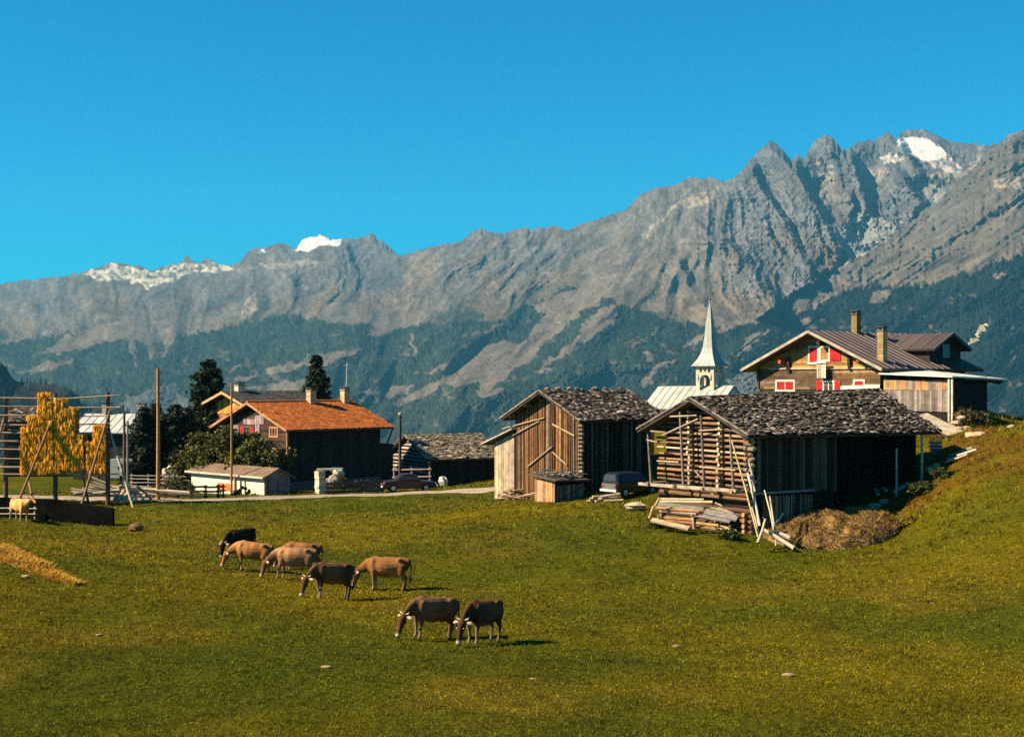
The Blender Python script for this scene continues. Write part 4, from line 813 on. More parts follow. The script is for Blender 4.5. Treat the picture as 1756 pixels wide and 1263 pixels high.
    for E0, E1 in ((e0, e1), (f0, f1)):
        slab(m, E0, E1, r1, r0, .12, (.3, .3, .28)); nr = (E1 - E0).cross(r0 - E0).normalized(); nr = nr if nr.z > 0 else -nr
        for k in range(11):
            a, b = k / 11, (k + 1) / 11; q = [E0.lerp(E1, a), E0.lerp(E1, b), r0.lerp(r1, b), r0.lerp(r1, a)]; m.prism([x + nr * .03 for x in q], nr * -.02, vary((.34, .345, .29), .07)); m.bar(q[0] + nr * .05, q[3] + nr * .05, .05, .05, (.32, .33, .31), up=nr)
    m.build('nave_roof', SHEET, root)
    m = MB(); zg = gz(r0.x, r0.y) - 1; g = lambda p, s: Vector((p.x, p.y, s)); i0, i1, j0, j1 = [x.lerp(y, .12) for x, y in ((e0, r0), (e1, r1), (f0, r0), (f1, r1))]; sh = fr.v * .3
    m.prism([g(i0, zg), i0 - Z * .15, r0 - Z * .25, j0 - Z * .15, g(j0, zg)], (r1 - r0), (.6, .57, .48)); m.build('nave_wall', PLASTER, root)
chapel()

# ---- houses at the left edge -------------------------------------------------------------
def left_houses():
    fr = Frame(126, 135, -8, 240, 60, None, 7.0); fr.roof(.4, .6, 709, 742); 
    root = thing('metal_roof_house', fr.base(), 'low house with a pale sheet-metal roof behind the stacked hay', 'house')
    m = MB(); body(fr, m, (.05, .042, .036), .02, drop=.15); boards(m, fr.P(0, -.02, 0), fr.P(fr.L, -.02, 0), fr.z0, fr.ze - .1, .25, [(.055, .042, .034), (.04, .03, .025)], -fr.v); m.build('wall', WOOD, root)
    m = MB(); roof_slab(fr, m, (.3, .3, .29), .1, -.02)
    for side in (0, 1):
        E0, E1, R1, R0 = fr.E(side, -fr.og), fr.E(side, fr.L + fr.og2), fr.Rg(fr.L + fr.og2), fr.Rg(-fr.og); nr = (E1 - E0).cross(R0 - E0).normalized(); nr = nr if nr.z > 0 else -nr
        for k in range(9):
            a, b = k / 9, (k + 1) / 9
            for h in (0, .5): q = [E0.lerp(R0, h).lerp(E1.lerp(R1, h), a), E0.lerp(R0, h).lerp(E1.lerp(R1, h), b), E0.lerp(R0, h + .5).lerp(E1.lerp(R1, h + .5), b), E0.lerp(R0, h + .5).lerp(E1.lerp(R1, h + .5), a)]; m.prism([x + nr * (.03 - .01 * h) for x in q], nr * -.02, vary((.42, .40, .35), .12))
            m.bar(E0.lerp(E1, a) + nr * .045, R0.lerp(R1, a) + nr * .045, .04, .04, (.3, .3, .3), up=nr)
    rf = m.build('metal_roof', SHEET, root)
    for px in (158, 219): a = fr.la(px); chimney(fr.Rg(a, -.4), .8, .7, 1.15, (.42, .36, .26), root, (.36, .3, .22), fr, rf)
    m = MB(); a0, _ = fr.l(189, 790); p = at(189, 808, 126); q = at(247, 806, 126); m.prism([Vector((p.x, p.y, p.z - .6)), p + Z * 1.1, at(240, 785, 126), Vector((q.x, q.y, q.z - .6))], Vector((0, .5, 0)), (.46, .44, .40)); o = m.build('garden_wall', PLASTER, None, p); tag(o, 'short pale plastered wall under the metal-roofed house', 'wall')
    fr = Frame(8, 142, 10, 80, -60, None, 6); fr.roof(.4, .5, 700, 724)
    root = thing('hay_barn', fr.base(), 'old grey shingle-roofed barn glimpsed through the drying rack', 'barn')
    m = MB(); body(fr, m, (.045, .036, .03), .02, drop=.15); logs(m, fr.P(0, -.05, 0), fr.P(fr.L, -.05, 0), fr.z0 + .2, fr.ze - .1, .13, [(.12, .1, .085), (.08, .066, .055), (.2, .17, .145)], .2, None, 1.25); m.build('log_wall', LOG, root)
    m = MB(); roof_slab(fr, m, (.06, .05, .045), .1, -.02)
    for side in (0, 1): shingles(m, fr.E(side, -fr.og), fr.E(side, fr.L + fr.og2), fr.Rg(fr.L + fr.og2), fr.Rg(-fr.og), .32, .34, SH_COLS, .04, 1)
    m.build('shingle_roof', WOOD, root)
left_houses()

def white_shed():
    # long white wall looks left towards the sun, grey gable looks right
    fr = Frame(453, 107, 45, 496, 328); z0 = fr.gnd(0, 0) - .3; zt = fr.zat(0, 0, 817); zr = fr.zat(0, 0, 805)
    root = thing('white_shed', fr.P(fr.L / 2, fr.W / 2, z0 + .3), 'low white-walled shed with grey gable doors and an orange shutter', 'shed')
    m = MB(); m.prism([fr.P(0, 0, z0), fr.P(0, 0, zt), fr.P(fr.L / 2, 0, zr), fr.P(fr.L, 0, zt - .1), fr.P(fr.L, 0, z0)], fr.v * fr.W, (.64, .55, .40)); m.build('wall', PLASTER, root)
    m = MB(); boards(m, fr.P(.02, -.04, 0), fr.P(fr.L, -.04, 0), z0 + .2, lambda t: zt + (zr - zt) * (1 - abs(t - fr.L / 2) / (fr.L / 2)) - .05, .25, [(.17, .16, .16), (.14, .13, .13)], -fr.v, gap=.006); m.build('gable_boards', WOOD, root)
    for a0, a1 in ((.15, .48), (.52, .85)): m = MB(); m.box(fr.P(fr.L * (a0 + a1) / 2, -.1, (z0 + zt) / 2), (fr.u, fr.v, Z), (fr.L * (a1 - a0) / 2, .03, (zt - z0) / 2 - .15), (.13, .125, .13)); m.build('door', WOOD, root)
    m = MB(); ov = .35; up = (zr - zt) / (fr.L / 2); E0 = fr.P(-ov, -ov, zt - ov * up + .1); Rr = fr.P(fr.L / 2, -ov, zr + .1); dv = fr.v * (fr.W + 2 * ov); slab(m, E0, E0 + dv, Rr + dv, Rr, .12, (.16, .10, .065)); E2 = fr.P(fr.L + ov, -ov, zt - ov * up); slab(m, E2, E2 + dv, Rr + dv, Rr, .12, (.1, .085, .08)); m.bar(E0, E0 + dv, .1, .14, (.5, .42, .3), up=Z); m.build('roof', WOOD, root)
    b0, za = fr.g(374, 827); b1, zb = fr.g(396, 841); m = MB(); boards(m, fr.P(-.05, b1, 0), fr.P(-.05, b0, 0), zb, za, .2, [(.55, .16, .04), (.48, .13, .035)], -fr.u, gap=.03); m.build('shutter', WOOD, root)
    b, z = fr.g(410, 812); m = MB(); p = fr.P(-.35, b, 0); m.tube(Vector((p.x, p.y, gz(p.x, p.y) - .2)), Vector((p.x, p.y, fr.zat(0, b, 814))), .14, .11, (.3, .17, .12), 8); o = m.build('gate_post', LOG, None, Vector((p.x, p.y, gz(p.x, p.y)))); tag(o, 'stout brown post standing against the white shed wall', 'post')
    m = MB(); p = fr.P(-.7, fr.gb(430), 0)
    for k in range(26): t = random.uniform(-1, 1); m.blob((p.x + t * .9, p.y + random.uniform(-.2, .2), gz(p.x, p.y) + random.uniform(.05, .75) * (1 - abs(t))), random.uniform(.12, .2), vary((.03, .025, .018), .4), 6, .3)
    o = m.build('dung_heap', STONE, None, Vector((p.x, p.y, gz(p.x, p.y)))); tag(o, 'small dark heap piled against the white shed wall', 'heap')
white_shed()
# ------------------------------------------------------------------ road, fences, poles, wood piles
def build_road():
    pts = [(-330, 851), (-100, 851), (60, 853), (160, 855), (270, 858), (380, 856), (500, 853), (600, 849.5), (700, 846), (780, 843), (840, 840), (900, 838)]
    P = [hit(*p) for p in pts]; xs = np.linspace(P[0].x, P[-1].x, 140); ys = np.interp(xs, [p.x for p in P], [p.y for p in P])
    k = np.ones(9) / 9; ys = np.convolve(np.pad(ys, 4, mode='edge'), k, mode='valid'); co = []; c = []
    for i, (x, y) in enumerate(zip(xs, ys)):
        for t in (-1.5, -.9, -.3, .3, .9, 1.5):
            yy = y + t * (1 + .12 * math.sin(i * .7 + t)); co.append((x, yy, gz(x, yy) + .035 + .02 * (abs(t) < 1)))
            c.append(np.array((.36, .27, .20)) * (0.75 if abs(t) < .5 else 1.0) if abs(t) < 1.4 else (.17, .13, .06))
    f = [(i * 6 + j, (i + 1) * 6 + j, (i + 1) * 6 + j + 1, i * 6 + j + 1) for i in range(139) for j in range(5)]
    o = link_mesh('road', np_mesh('road', co, f, np.array(c), mat('gravel', 1.0, 1.5, .3, .03, fine=.3), 4, True)); tag(o, kind='structure')
build_road()

def single(m, name, material, loc, label, cat, group=None):
    o = m.build(name, material, None, loc); return tag(o, label, cat, group)
def ground_z(p): return gz(p.x, p.y)
def stake(px, py0, Y, w0, w1, c, name, label, cat='pole', lean=0, deep=.4):
    """upright pole standing on the ground Y metres away, its top at picture row py0"""
    b = gpt(px, Y); t = at(px + lean, py0, Y); m = MB(); m.tube(b - Z * deep, t, w0, w1, c, 9); return m, b, t

# telephone pole
b = hit(271, 858); t = at(271, 632, b.y)
rt = thing('telephone_pole', b, 'tall orange-brown telephone pole beside the loose log pile', 'pole')
m = MB(); m.path([b - Z * .5, b.lerp(t, .5) + Vector((.02, 0, 0)), t], [.15, .135, .11], (.36, .17, .055), 10); m.build('pole', LOG, rt)
for k, (dz, sx) in enumerate(((.35, 1), (.6, -1), (.85, 1), (1.2, 1), (1.2, -1), (.15, 1))):
    m = MB(); p = t - Z * dz; m.tube(p, p + Vector((sx * .27, 0, 0)), .02, .02, (.06, .05, .045), 6); m.tube(p + Vector((sx * .27, 0, -.02)), p + Vector((sx * .27, 0, .13)), .045, .035, (.22, .2, .17), 8); m.build('insulator', PLAIN, rt)
# lamp pole by the car
m, b, t = stake(686, 712, 113, .13, .11, (.06, .045, .035), 'x', '')
rt = thing('utility_pole', b, 'dark utility pole with a pale knob on top, in front of the low barn', 'pole'); m.build('pole', LOG, rt)
m = MB(); m.blob(t + Z * .1, .18, (.34, .26, .2), 9, .05); m.bar(t - Z * .15 - Vector((.25, 0, 0)), t - Z * .15 + Vector((.25, 0, 0)), .06, .08, (.1, .08, .06), up=Z); m.build('cap', PLAIN, rt)
m, b, t = stake(397, 657, 108.6, .10, .075, (.30, .17, .06), 'x', ''); single(m, 'pole', LOG, b, 'slim bare pole rising out of the apple tree before the house gable', 'pole')
m, b, t = stake(213, 706, 106, .1, .09, (.13, .08, .07), 'x', ''); single(m, 'pole', LOG, b, 'thin dark post right of the hay, behind the log pile', 'pole')
m, b, t = stake(219, 722, 110, .1, .09, (.2, .16, .13), 'x', ''); single(m, 'pole', LOG, b, 'shorter greyish post close behind the thin dark post', 'pole')

# hay drying rack
YR = 99.0
rt = thing('hay_rack', gpt(95, YR), 'tall wooden drying rack of posts and rails hung with golden hay', 'rack')
PC = (.12, .07, .045)
for px, y0 in ((10, 680), (95, 675), (185, 672), (-78, 682)):
    m = MB(); b = gpt(px, YR); m.tube(b - Z * .4, at(px, y0, YR), .17, .14, vary(PC, .2), 9); m.build('post', LOG, rt)
for i, row in enumerate((684, 698, 713, 728, 742, 757, 772, 788, 801, 813)):
    m = MB(); x1 = (203, 206, 190, 188, 189, 190, 188, 188, 188, 204)[i]; dy = random.uniform(-2, 2)
    m.tube(at(-90, row - 2 + dy, YR - .22), at(100, row + dy * .5, YR - .2), .06, .055, vary((.36, .24, .14), .25), 7); m.tube(at(97, row + .5, YR - .24), at(x1, row - dy - (8 if i == 0 else 0), YR - .2), .055, .045, vary((.36, .24, .14), .25), 7); m.build('rail', LOG, rt)
for (x0, y0, d0), (x1, y1, d1) in (((90, 717, -.35), (26, 853, -2.6)), ((189, 702, -.3), (137, 836, -2.2)), ((6, 722, -.3), (-35, 850, -2.4)), ((187, 736, .3), (230, 836, -1.6)), ((47, 812, .2), (60, 852, -1.5)), ((140, 800, .2), (152, 833, 1.5))):
    m = MB(); e = gpt(x1, YR + d1); m.tube(at(x0, y0, YR + d0), e - Z * .2, .085, .1, vary((.26, .13, .06) if x1 != 230 else (.42, .34, .22), .15), 8); m.build('brace', LOG, rt)

def hay_mass(cols, label):
    """bundles of hay hung in overlapping rows; cols = (left, right, top row, bottom row)"""
    V, C = [], []; core = MB(); r = np.random.default_rng(int(cols[0][0]) + 3)
    for x0, x1, y0, y1 in cols:
        a = at(x0, y0, YR - .35); d = at(x1, y1, YR - .35); core.box(((a.x + d.x) / 2, YR, (a.z + d.z) / 2 - .1), ((1, 0, 0), (0, 1, 0), (0, 0, 1)), ((d.x - a.x) / 2 - .12, .32, (a.z - d.z) / 2 - .05), (.40, .17, .012))
        z = a.z + .05
        while z > d.z + .2:
            for face in (-1, 1):
                n = max(2, int((d.x - a.x) / .21))
                for k in range(n):
                    cx = a.x + .06 + (d.x - a.x - .12) * (k + .5) / n + r.uniform(-.03, .03); cy = YR + face * (.38 + r.uniform(-.03, .07)); cz = z + r.uniform(-.05, .05); sh = r.uniform(.7, 1.2)
                    for _ in range(34):
                        px = cx + r.normal(0, .06); py = cy + face * abs(r.normal(0, .05)); L = r.uniform(.22, .40); wv = r.uniform(.012, .03)
                        bx, by, bz = px + r.normal(0, .045), py + face * r.uniform(0, .12), cz - L
                        V += [(px - wv, py, cz + r.uniform(-.03, .12)), (px + wv, py + r.uniform(-.03, .03), cz + r.uniform(-.03, .12)), (bx, by, bz)]
                        q = sh * r.uniform(.7, 1.3); C += [(.86 * q, .375 * q, .02 * q)] * 3
            z -= .27
        for _ in range(int(260 * (x1 - x0) / 20)):                      # ragged top and ends
            px = r.uniform(a.x, d.x); pz = r.uniform(d.z, a.z) if r.random() < .5 else a.z; ex = px if pz == a.z else (a.x if r.random() < .5 else d.x)
            py = YR + r.uniform(-.4, .4); L = r.uniform(.08, .25); dx = r.normal(0, .08); V += [(ex - .02, py, pz - .1), (ex + .02, py, pz - .1), (ex + dx, py + r.normal(0, .1), pz + (L if pz == a.z else -L) * .7)]; q = r.uniform(.6, 1.3); C += [(.76 * q, .40 * q, .035 * q)] * 3
    base = Vector((at((cols[0][0] + cols[-1][1]) / 2, 0, YR).x, YR, at(0, cols[0][3], YR).z)); V = np.array(V) - np.array(base)
    rt = thing('hay_stack', base, label, 'hay', 'masses of hay hung on the drying rack'); core.build('packed_core', STRAW, rt); link_mesh('hay', np_mesh('hay', V, np.arange(len(V)), np.array(C), STRAW), rt)
hay_mass([(35, 49, 735, 812), (46, 66, 716, 812), (64, 82, 676, 812), (80, 93, 692, 812), (92, 111, 686, 812), (109, 131, 701, 810)], 'largest golden hay mass, stepped up to the rack top')
hay_mass([(124, 134, 762, 808), (131, 145, 748, 810)], 'smallest golden hay bundle between the two larger hay masses')
hay_mass([(147, 161, 760, 810), (159, 184, 731, 810)], 'golden hay mass hung at the right-hand post of the rack')

# loose log pile
LG = 'weathered log lying loose in the pile left of the telephone pole'
def log_between(p, q, r0, r1, c, label, name='log', cat='log', group=None, cap=(.5, .38, .26)):
    m = MB(); d = (q - p); mid = p.lerp(q, .5); s, e = perp(d); bend = s * random.uniform(-.02, .02) * d.length
    m.path([p, mid + bend, q], [r0, (r0 + r1) / 2, r1], c, 8); return single(m, name, LOG, p, label, cat, group)
YL = 101.5
for (x0, y0), (x1, y1), dy in (((123, 843), (195, 847), 0), ((122, 838), (200, 851), -.5), ((126, 847), (205, 842), -.9), ((140, 850), (178, 846), -1.1), ((141, 838), (210, 846), .3), ((148, 834), (222, 843), .5), ((147, 829), (198, 842), .2), ((160, 827), (205, 843), .6), ((152, 816), (207, 839), .9), ((150, 845), (200, 850), -1.0), ((165, 832), (262, 838), .9), ((192, 834), (250, 846), .7), ((215, 836), (265, 840), 1.1), ((205, 842), (268, 848), .3), ((188, 843), (262, 851), 0)):
    log_between(at(x0, y0, YL + dy), at(x1, y1, YL + dy + random.uniform(-.3, .3)), random.uniform(.07, .12), random.uniform(.06, .1), vary((.42, .32, .23), .3), LG, group='logs in the loose pile by the telephone pole')
for (x0, y0), (x1, y1) in (((197, 857), (208, 833)), ((203, 858), (215, 836)), ((211, 858), (220, 841)), ((216, 857), (222, 836)), ((224, 857), (229, 846)), ((232, 857), (238, 846)), ((244, 857), (250, 846)), ((207, 836), (220, 832)), ((236, 834), (259, 855))):
    w_ = .15 if x0 < 230 else .1
    log_between(at(x0, y0, YL - 1.6), at(x1, y1, YL + .6), w_, w_ * .9, vary((.44, .33, .22), .25), 'short pale log end tipped towards the road in the loose pile', group='tipped log ends in the loose pile')
log_between(at(247, 839, 102.6), at(325, 845, 102.6), .17, .13, (.5, .42, .3), 'long straight pale log lying behind the telephone pole')

# fences
def fence(name, label, a, b, rows, posts, c, r=.05, flat=True, pw=.08):
    """a, b = (column, metres); rows = heights of the rails above the ground"""
    P, Q = gpt(*a), gpt(*b); rt = thing(name, P.lerp(Q, .5), label, 'fence'); n = len(posts)
    for h in rows:
        m = MB(); k = max(1, n - 1)
        for i in range(k):
            p = P.lerp(Q, posts[i]); q = P.lerp(Q, posts[i + 1] if i + 1 < n else 1); p = Vector((p.x, p.y - pw, ground_z(p) + h + random.uniform(-.05, .05))); q = Vector((q.x, q.y - pw, ground_z(q) + h + random.uniform(-.05, .05)))
            d = (q - p).normalized() * .15
            if flat: m.bar(p - d, q + d, .04, r * 2.4, vary(c, .25), up=Z)
            else: m.tube(p - d, q + d, r, r * .85, vary(c, .25), 7)
        m.build('rail', LOG, rt)
    for f in posts:
        m = MB(); p = P.lerp(Q, f); m.tube(Vector((p.x, p.y, ground_z(p) - .3)), Vector((p.x + random.uniform(-.04, .04), p.y, ground_z(p) + max(rows) + .14)), pw, pw * .9, vary(c, .2), 7); m.build('post', LOG, rt)
    return rt
fence('rail_fence', 'dark three-rail fence along the road, ending at the white shed', (262, 103.6), (383, 103.6), (.25, .58, .92), (0, .18, .36, .55, .75, .93, 1), (.06, .045, .035), .065)
fence('rail_fence', 'pale four-rail fence on the grass behind the telephone pole', (226, 119), (330, 118), (.2, .5, .8, 1.1), (0, .28, .52, .76, 1), (.30, .23, .18), .05, False)
fence('rail_fence', 'dark low board fence between the stone gate post and the red car', (562, 106.5), (655, 108), (.22, .5, .82), (0, .3, .6, .9, 1), (.07, .06, .05), .09)
fence('rail_fence', 'pinkish log fence close behind the car', (676, 117), (737, 116), (.95, 1.6), (0, .5, 1), (.30, .2, .18), .08, False)
fence('rail_fence', 'pale two-rail fence standing behind the tan cow', (-60, 90.6), (66, 90.2), (.35, .7), (0, .3, .62, .95), (.42, .35, .25), .045, False, .06)

# wall below the road, its shade put into a near-black colour
def low_wall():
    m = MB(); rt = None; xs = np.linspace(-160, 193, 26); P = []
    for x in xs: P.append(gpt(x, 91.3 - .012 * max(0, x)))
    for i in range(len(P) - 1):
        a, b = P[i], P[i + 1]; ra = np.interp(xs[i], [-160, 0, 90, 125, 193], [851, 853, 856, 862, 872]); rb = np.interp(xs[i + 1], [-160, 0, 90, 125, 193], [851, 853, 856, 862, 872])
        za, zb = at(0, ra, a.y).z, at(0, rb, b.y).z
        for k in range(5):
            t0, t1 = k / 5, (k + 1) / 5; q = lambda p, zt, t: Vector((p.x, p.y, (ground_z(p) - .5) * (1 - t) + zt * t)); o = Vector((0, random.uniform(-.008, .008), 0))
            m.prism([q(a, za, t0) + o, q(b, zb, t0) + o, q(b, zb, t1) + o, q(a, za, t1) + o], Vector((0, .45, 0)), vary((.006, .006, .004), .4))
    return single(m, 'timber_wall', mat('shade_black_timber', 1.0, 3, .3, spec=0.0), P[13], 'long timber wall below the road, shade put into its blackish colour', 'wall')
low_wall()

# plank pile in front of the log barn
zG = ((1100, 800), .1267)
def zg_(p): return (1100 + p[0] * .1267, 800 + p[1] * .1267)
PL = 'split plank stacked in the low pile before the log barn'; GP = 'planks stacked before the log barn'
for p, q, wd, th, d0, d1, c in (
 ((230, 435), (840, 445), .16, .06, 68.6, 68.0, (.46, .34, .17)), ((220, 468), (960, 478), .18, .06, 68.3, 67.6, (.44, .33, .18)), ((205, 500), (835, 580), .42, .06, 67.9, 67.3, (.22, .175, .14)), ((180, 552), (780, 605), .22, .07, 67.6, 67.0, (.38, .2, .08)), ((270, 600), (740, 640), .12, .05, 67.5, 66.9, (.42, .33, .24)), ((860, 600), (1300, 700), .55, .06, 67.2, 66.6, (.25, .21, .185)), ((720, 650), (1200, 740), .3, .05, 67.0, 66.4, (.24, .20, .18)), ((940, 540), (1400, 680), .2, .06, 67.7, 66.8, (.40, .29, .16)), ((1000, 480), (1450, 660), .12, .06, 68.0, 66.8, (.5, .38, .22)), ((1040, 560), (1460, 705), .16, .06, 67.5, 66.6, (.36, .28, .2)),
 ((300, 690), (690, 722), .2, .1, 66.9, 66.6, (.38, .18, .06)), ((140, 715), (640, 835), .34, .08, 66.6, 65.8, (.44, .29, .18)), ((740, 765), (1040, 800), .2, .1, 66.5, 66.2, (.44, .24, .08)), ((740, 812), (1200, 870), .22, .1, 66.2, 65.8, (.40, .2, .08)), ((1060, 808), (1200, 842), .16, .1, 66.4, 66.2, (.46, .32, .16)), ((330, 730), (700, 770), .22, .1, 66.5, 66.2, (.3, .15, .06)), ((560, 790), (1000, 840), .2, .1, 66.3, 66.0, (.26, .14, .06))):
    m = MB(); A = at(*zg_(p), d0); B = at(*zg_(q), d1); m.bar(A, B, wd, th, vary(c, .15), up=Vector((.1, -.45, 1))); single(m, 'plank', WOOD, A.lerp(B, .5), PL, 'plank', GP)
for p, q, d, c, lb in (((245, 425), (180, 540), 67.3, (.4, .26, .13), 'upper short stake leaning at the left end of the plank pile'), ((165, 530), (105, 700), 66.9, (.42, .27, .14), 'lower short stake leaning at the left end of the plank pile'), ((700, 680), (710, 850), 66.1, (.36, .22, .1), 'upright stake in the middle of the plank pile front'), ((1195, 790), (1235, 960), 65.6, (.26, .13, .06), 'orange-brown stake at the right end of the plank pile'), ((950, 345), (1040, 465), 68.4, (.48, .4, .28), 'short pale stick leaning on the barn above the plank pile'), ((1280, 850), (1285, 960), 65.5, (.4, .2, .08), 'small reddish peg in the grass right of the plank pile'), ((225, 620), (228, 715), 66.9, (.2, .13, .08), 'dark prop under the left half of the plank pile')):
    m = MB(); m.tube(at(*zg_(p), d), at(*zg_(q), d - .15), .06, .065, c, 7); single(m, 'stake', LOG, at(*zg_(q), d), lb, 'stake')
# poles leaning at the corner of the log barn
def zh(p): return (1080 + p[0] * .2534, 640 + p[1] * .2534)
for p, q, r, d0, d1, c, lb in (
 ((688, 448), (868, 1105), .045, 65.2, 63.4, (.50, .38, .15), 'thinnest, longest yellowish pole leaning against the barn gable corner'),
 ((798, 672), (880, 1030), .075, 65.0, 63.6, (.56, .49, .36), 'thick pale pole leaning at the barn corner'),
 ((806, 590), (848, 800), .06, 65.3, 64.8, (.40, .32, .22), 'short upper pole tip leaning at the barn corner above the thick pale pole'),
 ((912, 790), (975, 1060), .05, 64.6, 63.6, (.46, .38, .24), 'slim pole leaning on the slat screen beside the brown heap'),
 ((918, 985), (866, 1145), .07, 63.5, 63.0, (.46, .36, .24), 'stout short pole tilted left at the foot of the leaning poles'),
 ((905, 1055), (1110, 1180), .10, 63.6, 62.9, (.54, .44, .30), 'thick pale beam lying down to the right in front of the brown heap'),
 ((990, 1075), (1082, 1112), .11, 63.6, 63.4, (.50, .40, .29), 'short broad block lying beside the thick pale beam'),
 ((948, 830), (990, 1165), .05, 64.3, 63.2, (.44, .36, .24), 'middle slim pole standing behind the lying beam'),
 ((826, 905), (872, 1085), .05, 64.4, 63.5, (.42, .32, .2), 'short brownish pole between the longest pole and the thick pale one'),
 ((1035, 945), (985, 1020), .05, 64.2, 63.8, (.42, .36, .27), 'forked grey stick leaning right by the brown heap')):
    m = MB(); A = at(*zh(p), d0); B = at(*zh(q), d1); g = ground_z(B)
    if B.z < g: B = Vector((B.x, B.y, g - .03))
    m.path([A, A.lerp(B, .5) + Vector((.03, 0, 0)), B], [r * .75, r * .9, r], c, 8); single(m, 'leaning_pole' if 'pole' in lb else 'beam', LOG, B, lb, 'pole' if 'pole' in lb else 'beam')

# sticks and branches before the brown board barn, boulder, stones
for k in range(26):
    x0 = random.uniform(850, 905); y0 = random.uniform(834, 852); A = hit(x0, max(y0 + 12, 858)) + Z * random.uniform(.05, .7); B = A + Vector((random.uniform(.5, 1.5), random.uniform(-.6, .4), random.uniform(-.35, .35)))
    B.z = max(B.z, gz(B.x, B.y) + .04); log_between(A, B, random.uniform(.03, .07), .03, vary(random.choice([(.33, .2, .1), (.22, .13, .07), (.42, .32, .2)]), .3), 'bent branch in the firewood heap before the brown board barn', 'branch', 'branch', 'branches heaped before the board barn')
for k in range(7):
    A = hit(1006 + 5 * k, 862) + Z * (.1 + .12 * (k % 3)); B = A + Vector((1.1, random.uniform(-.3, .5), random.uniform(-.1, .2))); log_between(A, B, .09, .08, vary((.46, .33, .2), .3), 'split log lying on the grass between the two front barns', 'log', 'log', 'split logs between the two front barns')
def stone(px, py, r, sq, c, label, name='boulder', cat='boulder', sink=.15, grp=None, jag=.14):
    p = hit(px, py); m = MB(); m.blob((0, 0, 0), r, c, 11, jag, sq); o = m.build(name, STONE, None, (0, 0, 0)); o.location = p + Z * (r * sq[2] * (1 - sink)); o.rotation_euler.z = random.uniform(-.2, .2); return tag(o, label, cat, grp)
stone(1090, 875, .62, (1.05, .7, .42), (.50, .36, .22), 'smooth pale boulder on the grass left of the plank pile')
stone(233, 911, .46, (.95, .8, .62), (.16, .085, .04), 'rounded brown boulder alone on the grass right of the dark wall')
stone(1466, 880, .3, (1.3, .8, .6), (.3, .22, .14), 'flat pale boulder lying against the dark barn wall')
stone(1500, 876, .34, (1.1, .8, .6), (.28, .2, .13), 'larger pale boulder under the eave post of the log barn'); stone(1516, 866, .26, (1.1, .8, .7), (.24, .18, .12), 'smaller grey boulder just right of the larger one at the eave post')
for (x0, y0), (x1, y1), lb in (((1533, 848), (1558, 834), 'pale beam end lying on the bank under the barn eave'), ((1500, 842), (1506, 852), 'short pale stick propped by the boulders'), ((1513, 840), (1520, 846), 'small pale crooked stick among the boulders')):
    A, B = hit(x1, y1) + Z * .12, hit(x0, y0) + Z * .12; m = MB(); m.bar(A, B, .16, .12, (.5, .42, .32), up=Z); single(m, 'beam', WOOD, B, lb, 'beam')
for k, (px, py) in enumerate(((170, 1092), (1160, 1110), (1352, 1160), (915, 1166), (560, 1146), (44, 990))):
    stone(px, py, .07 + .025 * (k % 3), (1.5, .9, .45), vary((.26, .18, .09), .2), 'small pale stone in the short grass', 'stone', 'stone', .3, 'small pale stones in the pasture')

# gate post, rubble by the tiled house
p = hit(549, 846); rt = thing('gate_post', p, 'pale stone gate post with a plank on top beside the dark house wall', 'post'); m = MB()
for k in range(9): m.box(p + Z * (.1 + .19 * k) + Vector((random.uniform(-.03, .03), 0, 0)), ((.77, .64, 0), (-.64, .77, 0), (0, 0, 1)), (.3, .3, .09), vary((.56, .46, .3), .25))
m.build('stonework', STONE, rt); m = MB(); m.box(p + Vector((.7, .2, 1.86)), ((1, 0, .03), (0, 1, 0), (0, 0, 1)), (1.0, .2, .06), (.42, .38, .32)); m.build('top_plank', WOOD, rt)
for k, (px, py, s_) in enumerate(((572, 822, .5), (580, 812, .45), (566, 828, .35), (585, 826, .45), (574, 806, .3))):
    q = gpt(px, 110); q = Vector((q.x, q.y, at(px, py, 110).z)); m = MB(); m.blob((0, 0, 0), s_, vary((.55, .44, .3), .15), 8, .25, (1, .8, .9)); o = m.build('rubble_stone', STONE, None, (0, 0, 0)); o.location = q; tag(o, 'pale block in the rubble heap by the dark house wall', 'stone', 'pale rubble blocks by the dark house wall')
for k, (px, py) in enumerate(((287, 812), (296, 806), (303, 812), (310, 808), (290, 818))):
    q = gpt(px, 120); m = MB(); m.blob((0, 0, 0), random.uniform(.35, .55), vary((.46, .38, .26), .2), 8, .25, (1, .8, 1)); o = m.build('rubble_stone', STONE, None, (0, 0, 0)); o.location = Vector((q.x, q.y, at(px, py, 120).z)); tag(o, 'pale field stone heaped behind the four-rail fence', 'stone', 'field stones behind the four-rail fence')

# wood, stones and ramp between log barn and chalet annex
def bankpt(px, py, Y): return at(px, py, Y)
m = MB(); A, B = bankpt(1578, 712, 84), bankpt(1640, 744, 80); m.bar(A, B, .9, .1, (.30, .24, .17), up=Vector((-.2, -.5, 1))); single(m, 'ramp_board', WOOD, B, 'broad pale board sloping down beside the barn roof end', 'board')
m = MB(); A, B = bankpt(1612, 727, 86), bankpt(1650, 742, 85); m.bar(A, B, .5, .2, (.5, .24, .1), up=Vector((-.2, -.5, 1))); single(m, 'ramp_board', WOOD, B, 'orange-brown board behind the broad pale board', 'board')
m = MB()
for k in range(9): m.box(bankpt(1606 - random.uniform(-2, 2), 759 + 6 * k, 76), ((1, 0, 0), (0, 1, 0), (0, 0, 1)), (random.uniform(.18, .28), .3, .075), vary((.24, .2, .17), .25))
single(m, 'dry_stone_pier', STONE, bankpt(1606, 808, 76), 'narrow pier of stacked flat stones at the right end of the log barn', 'pier')
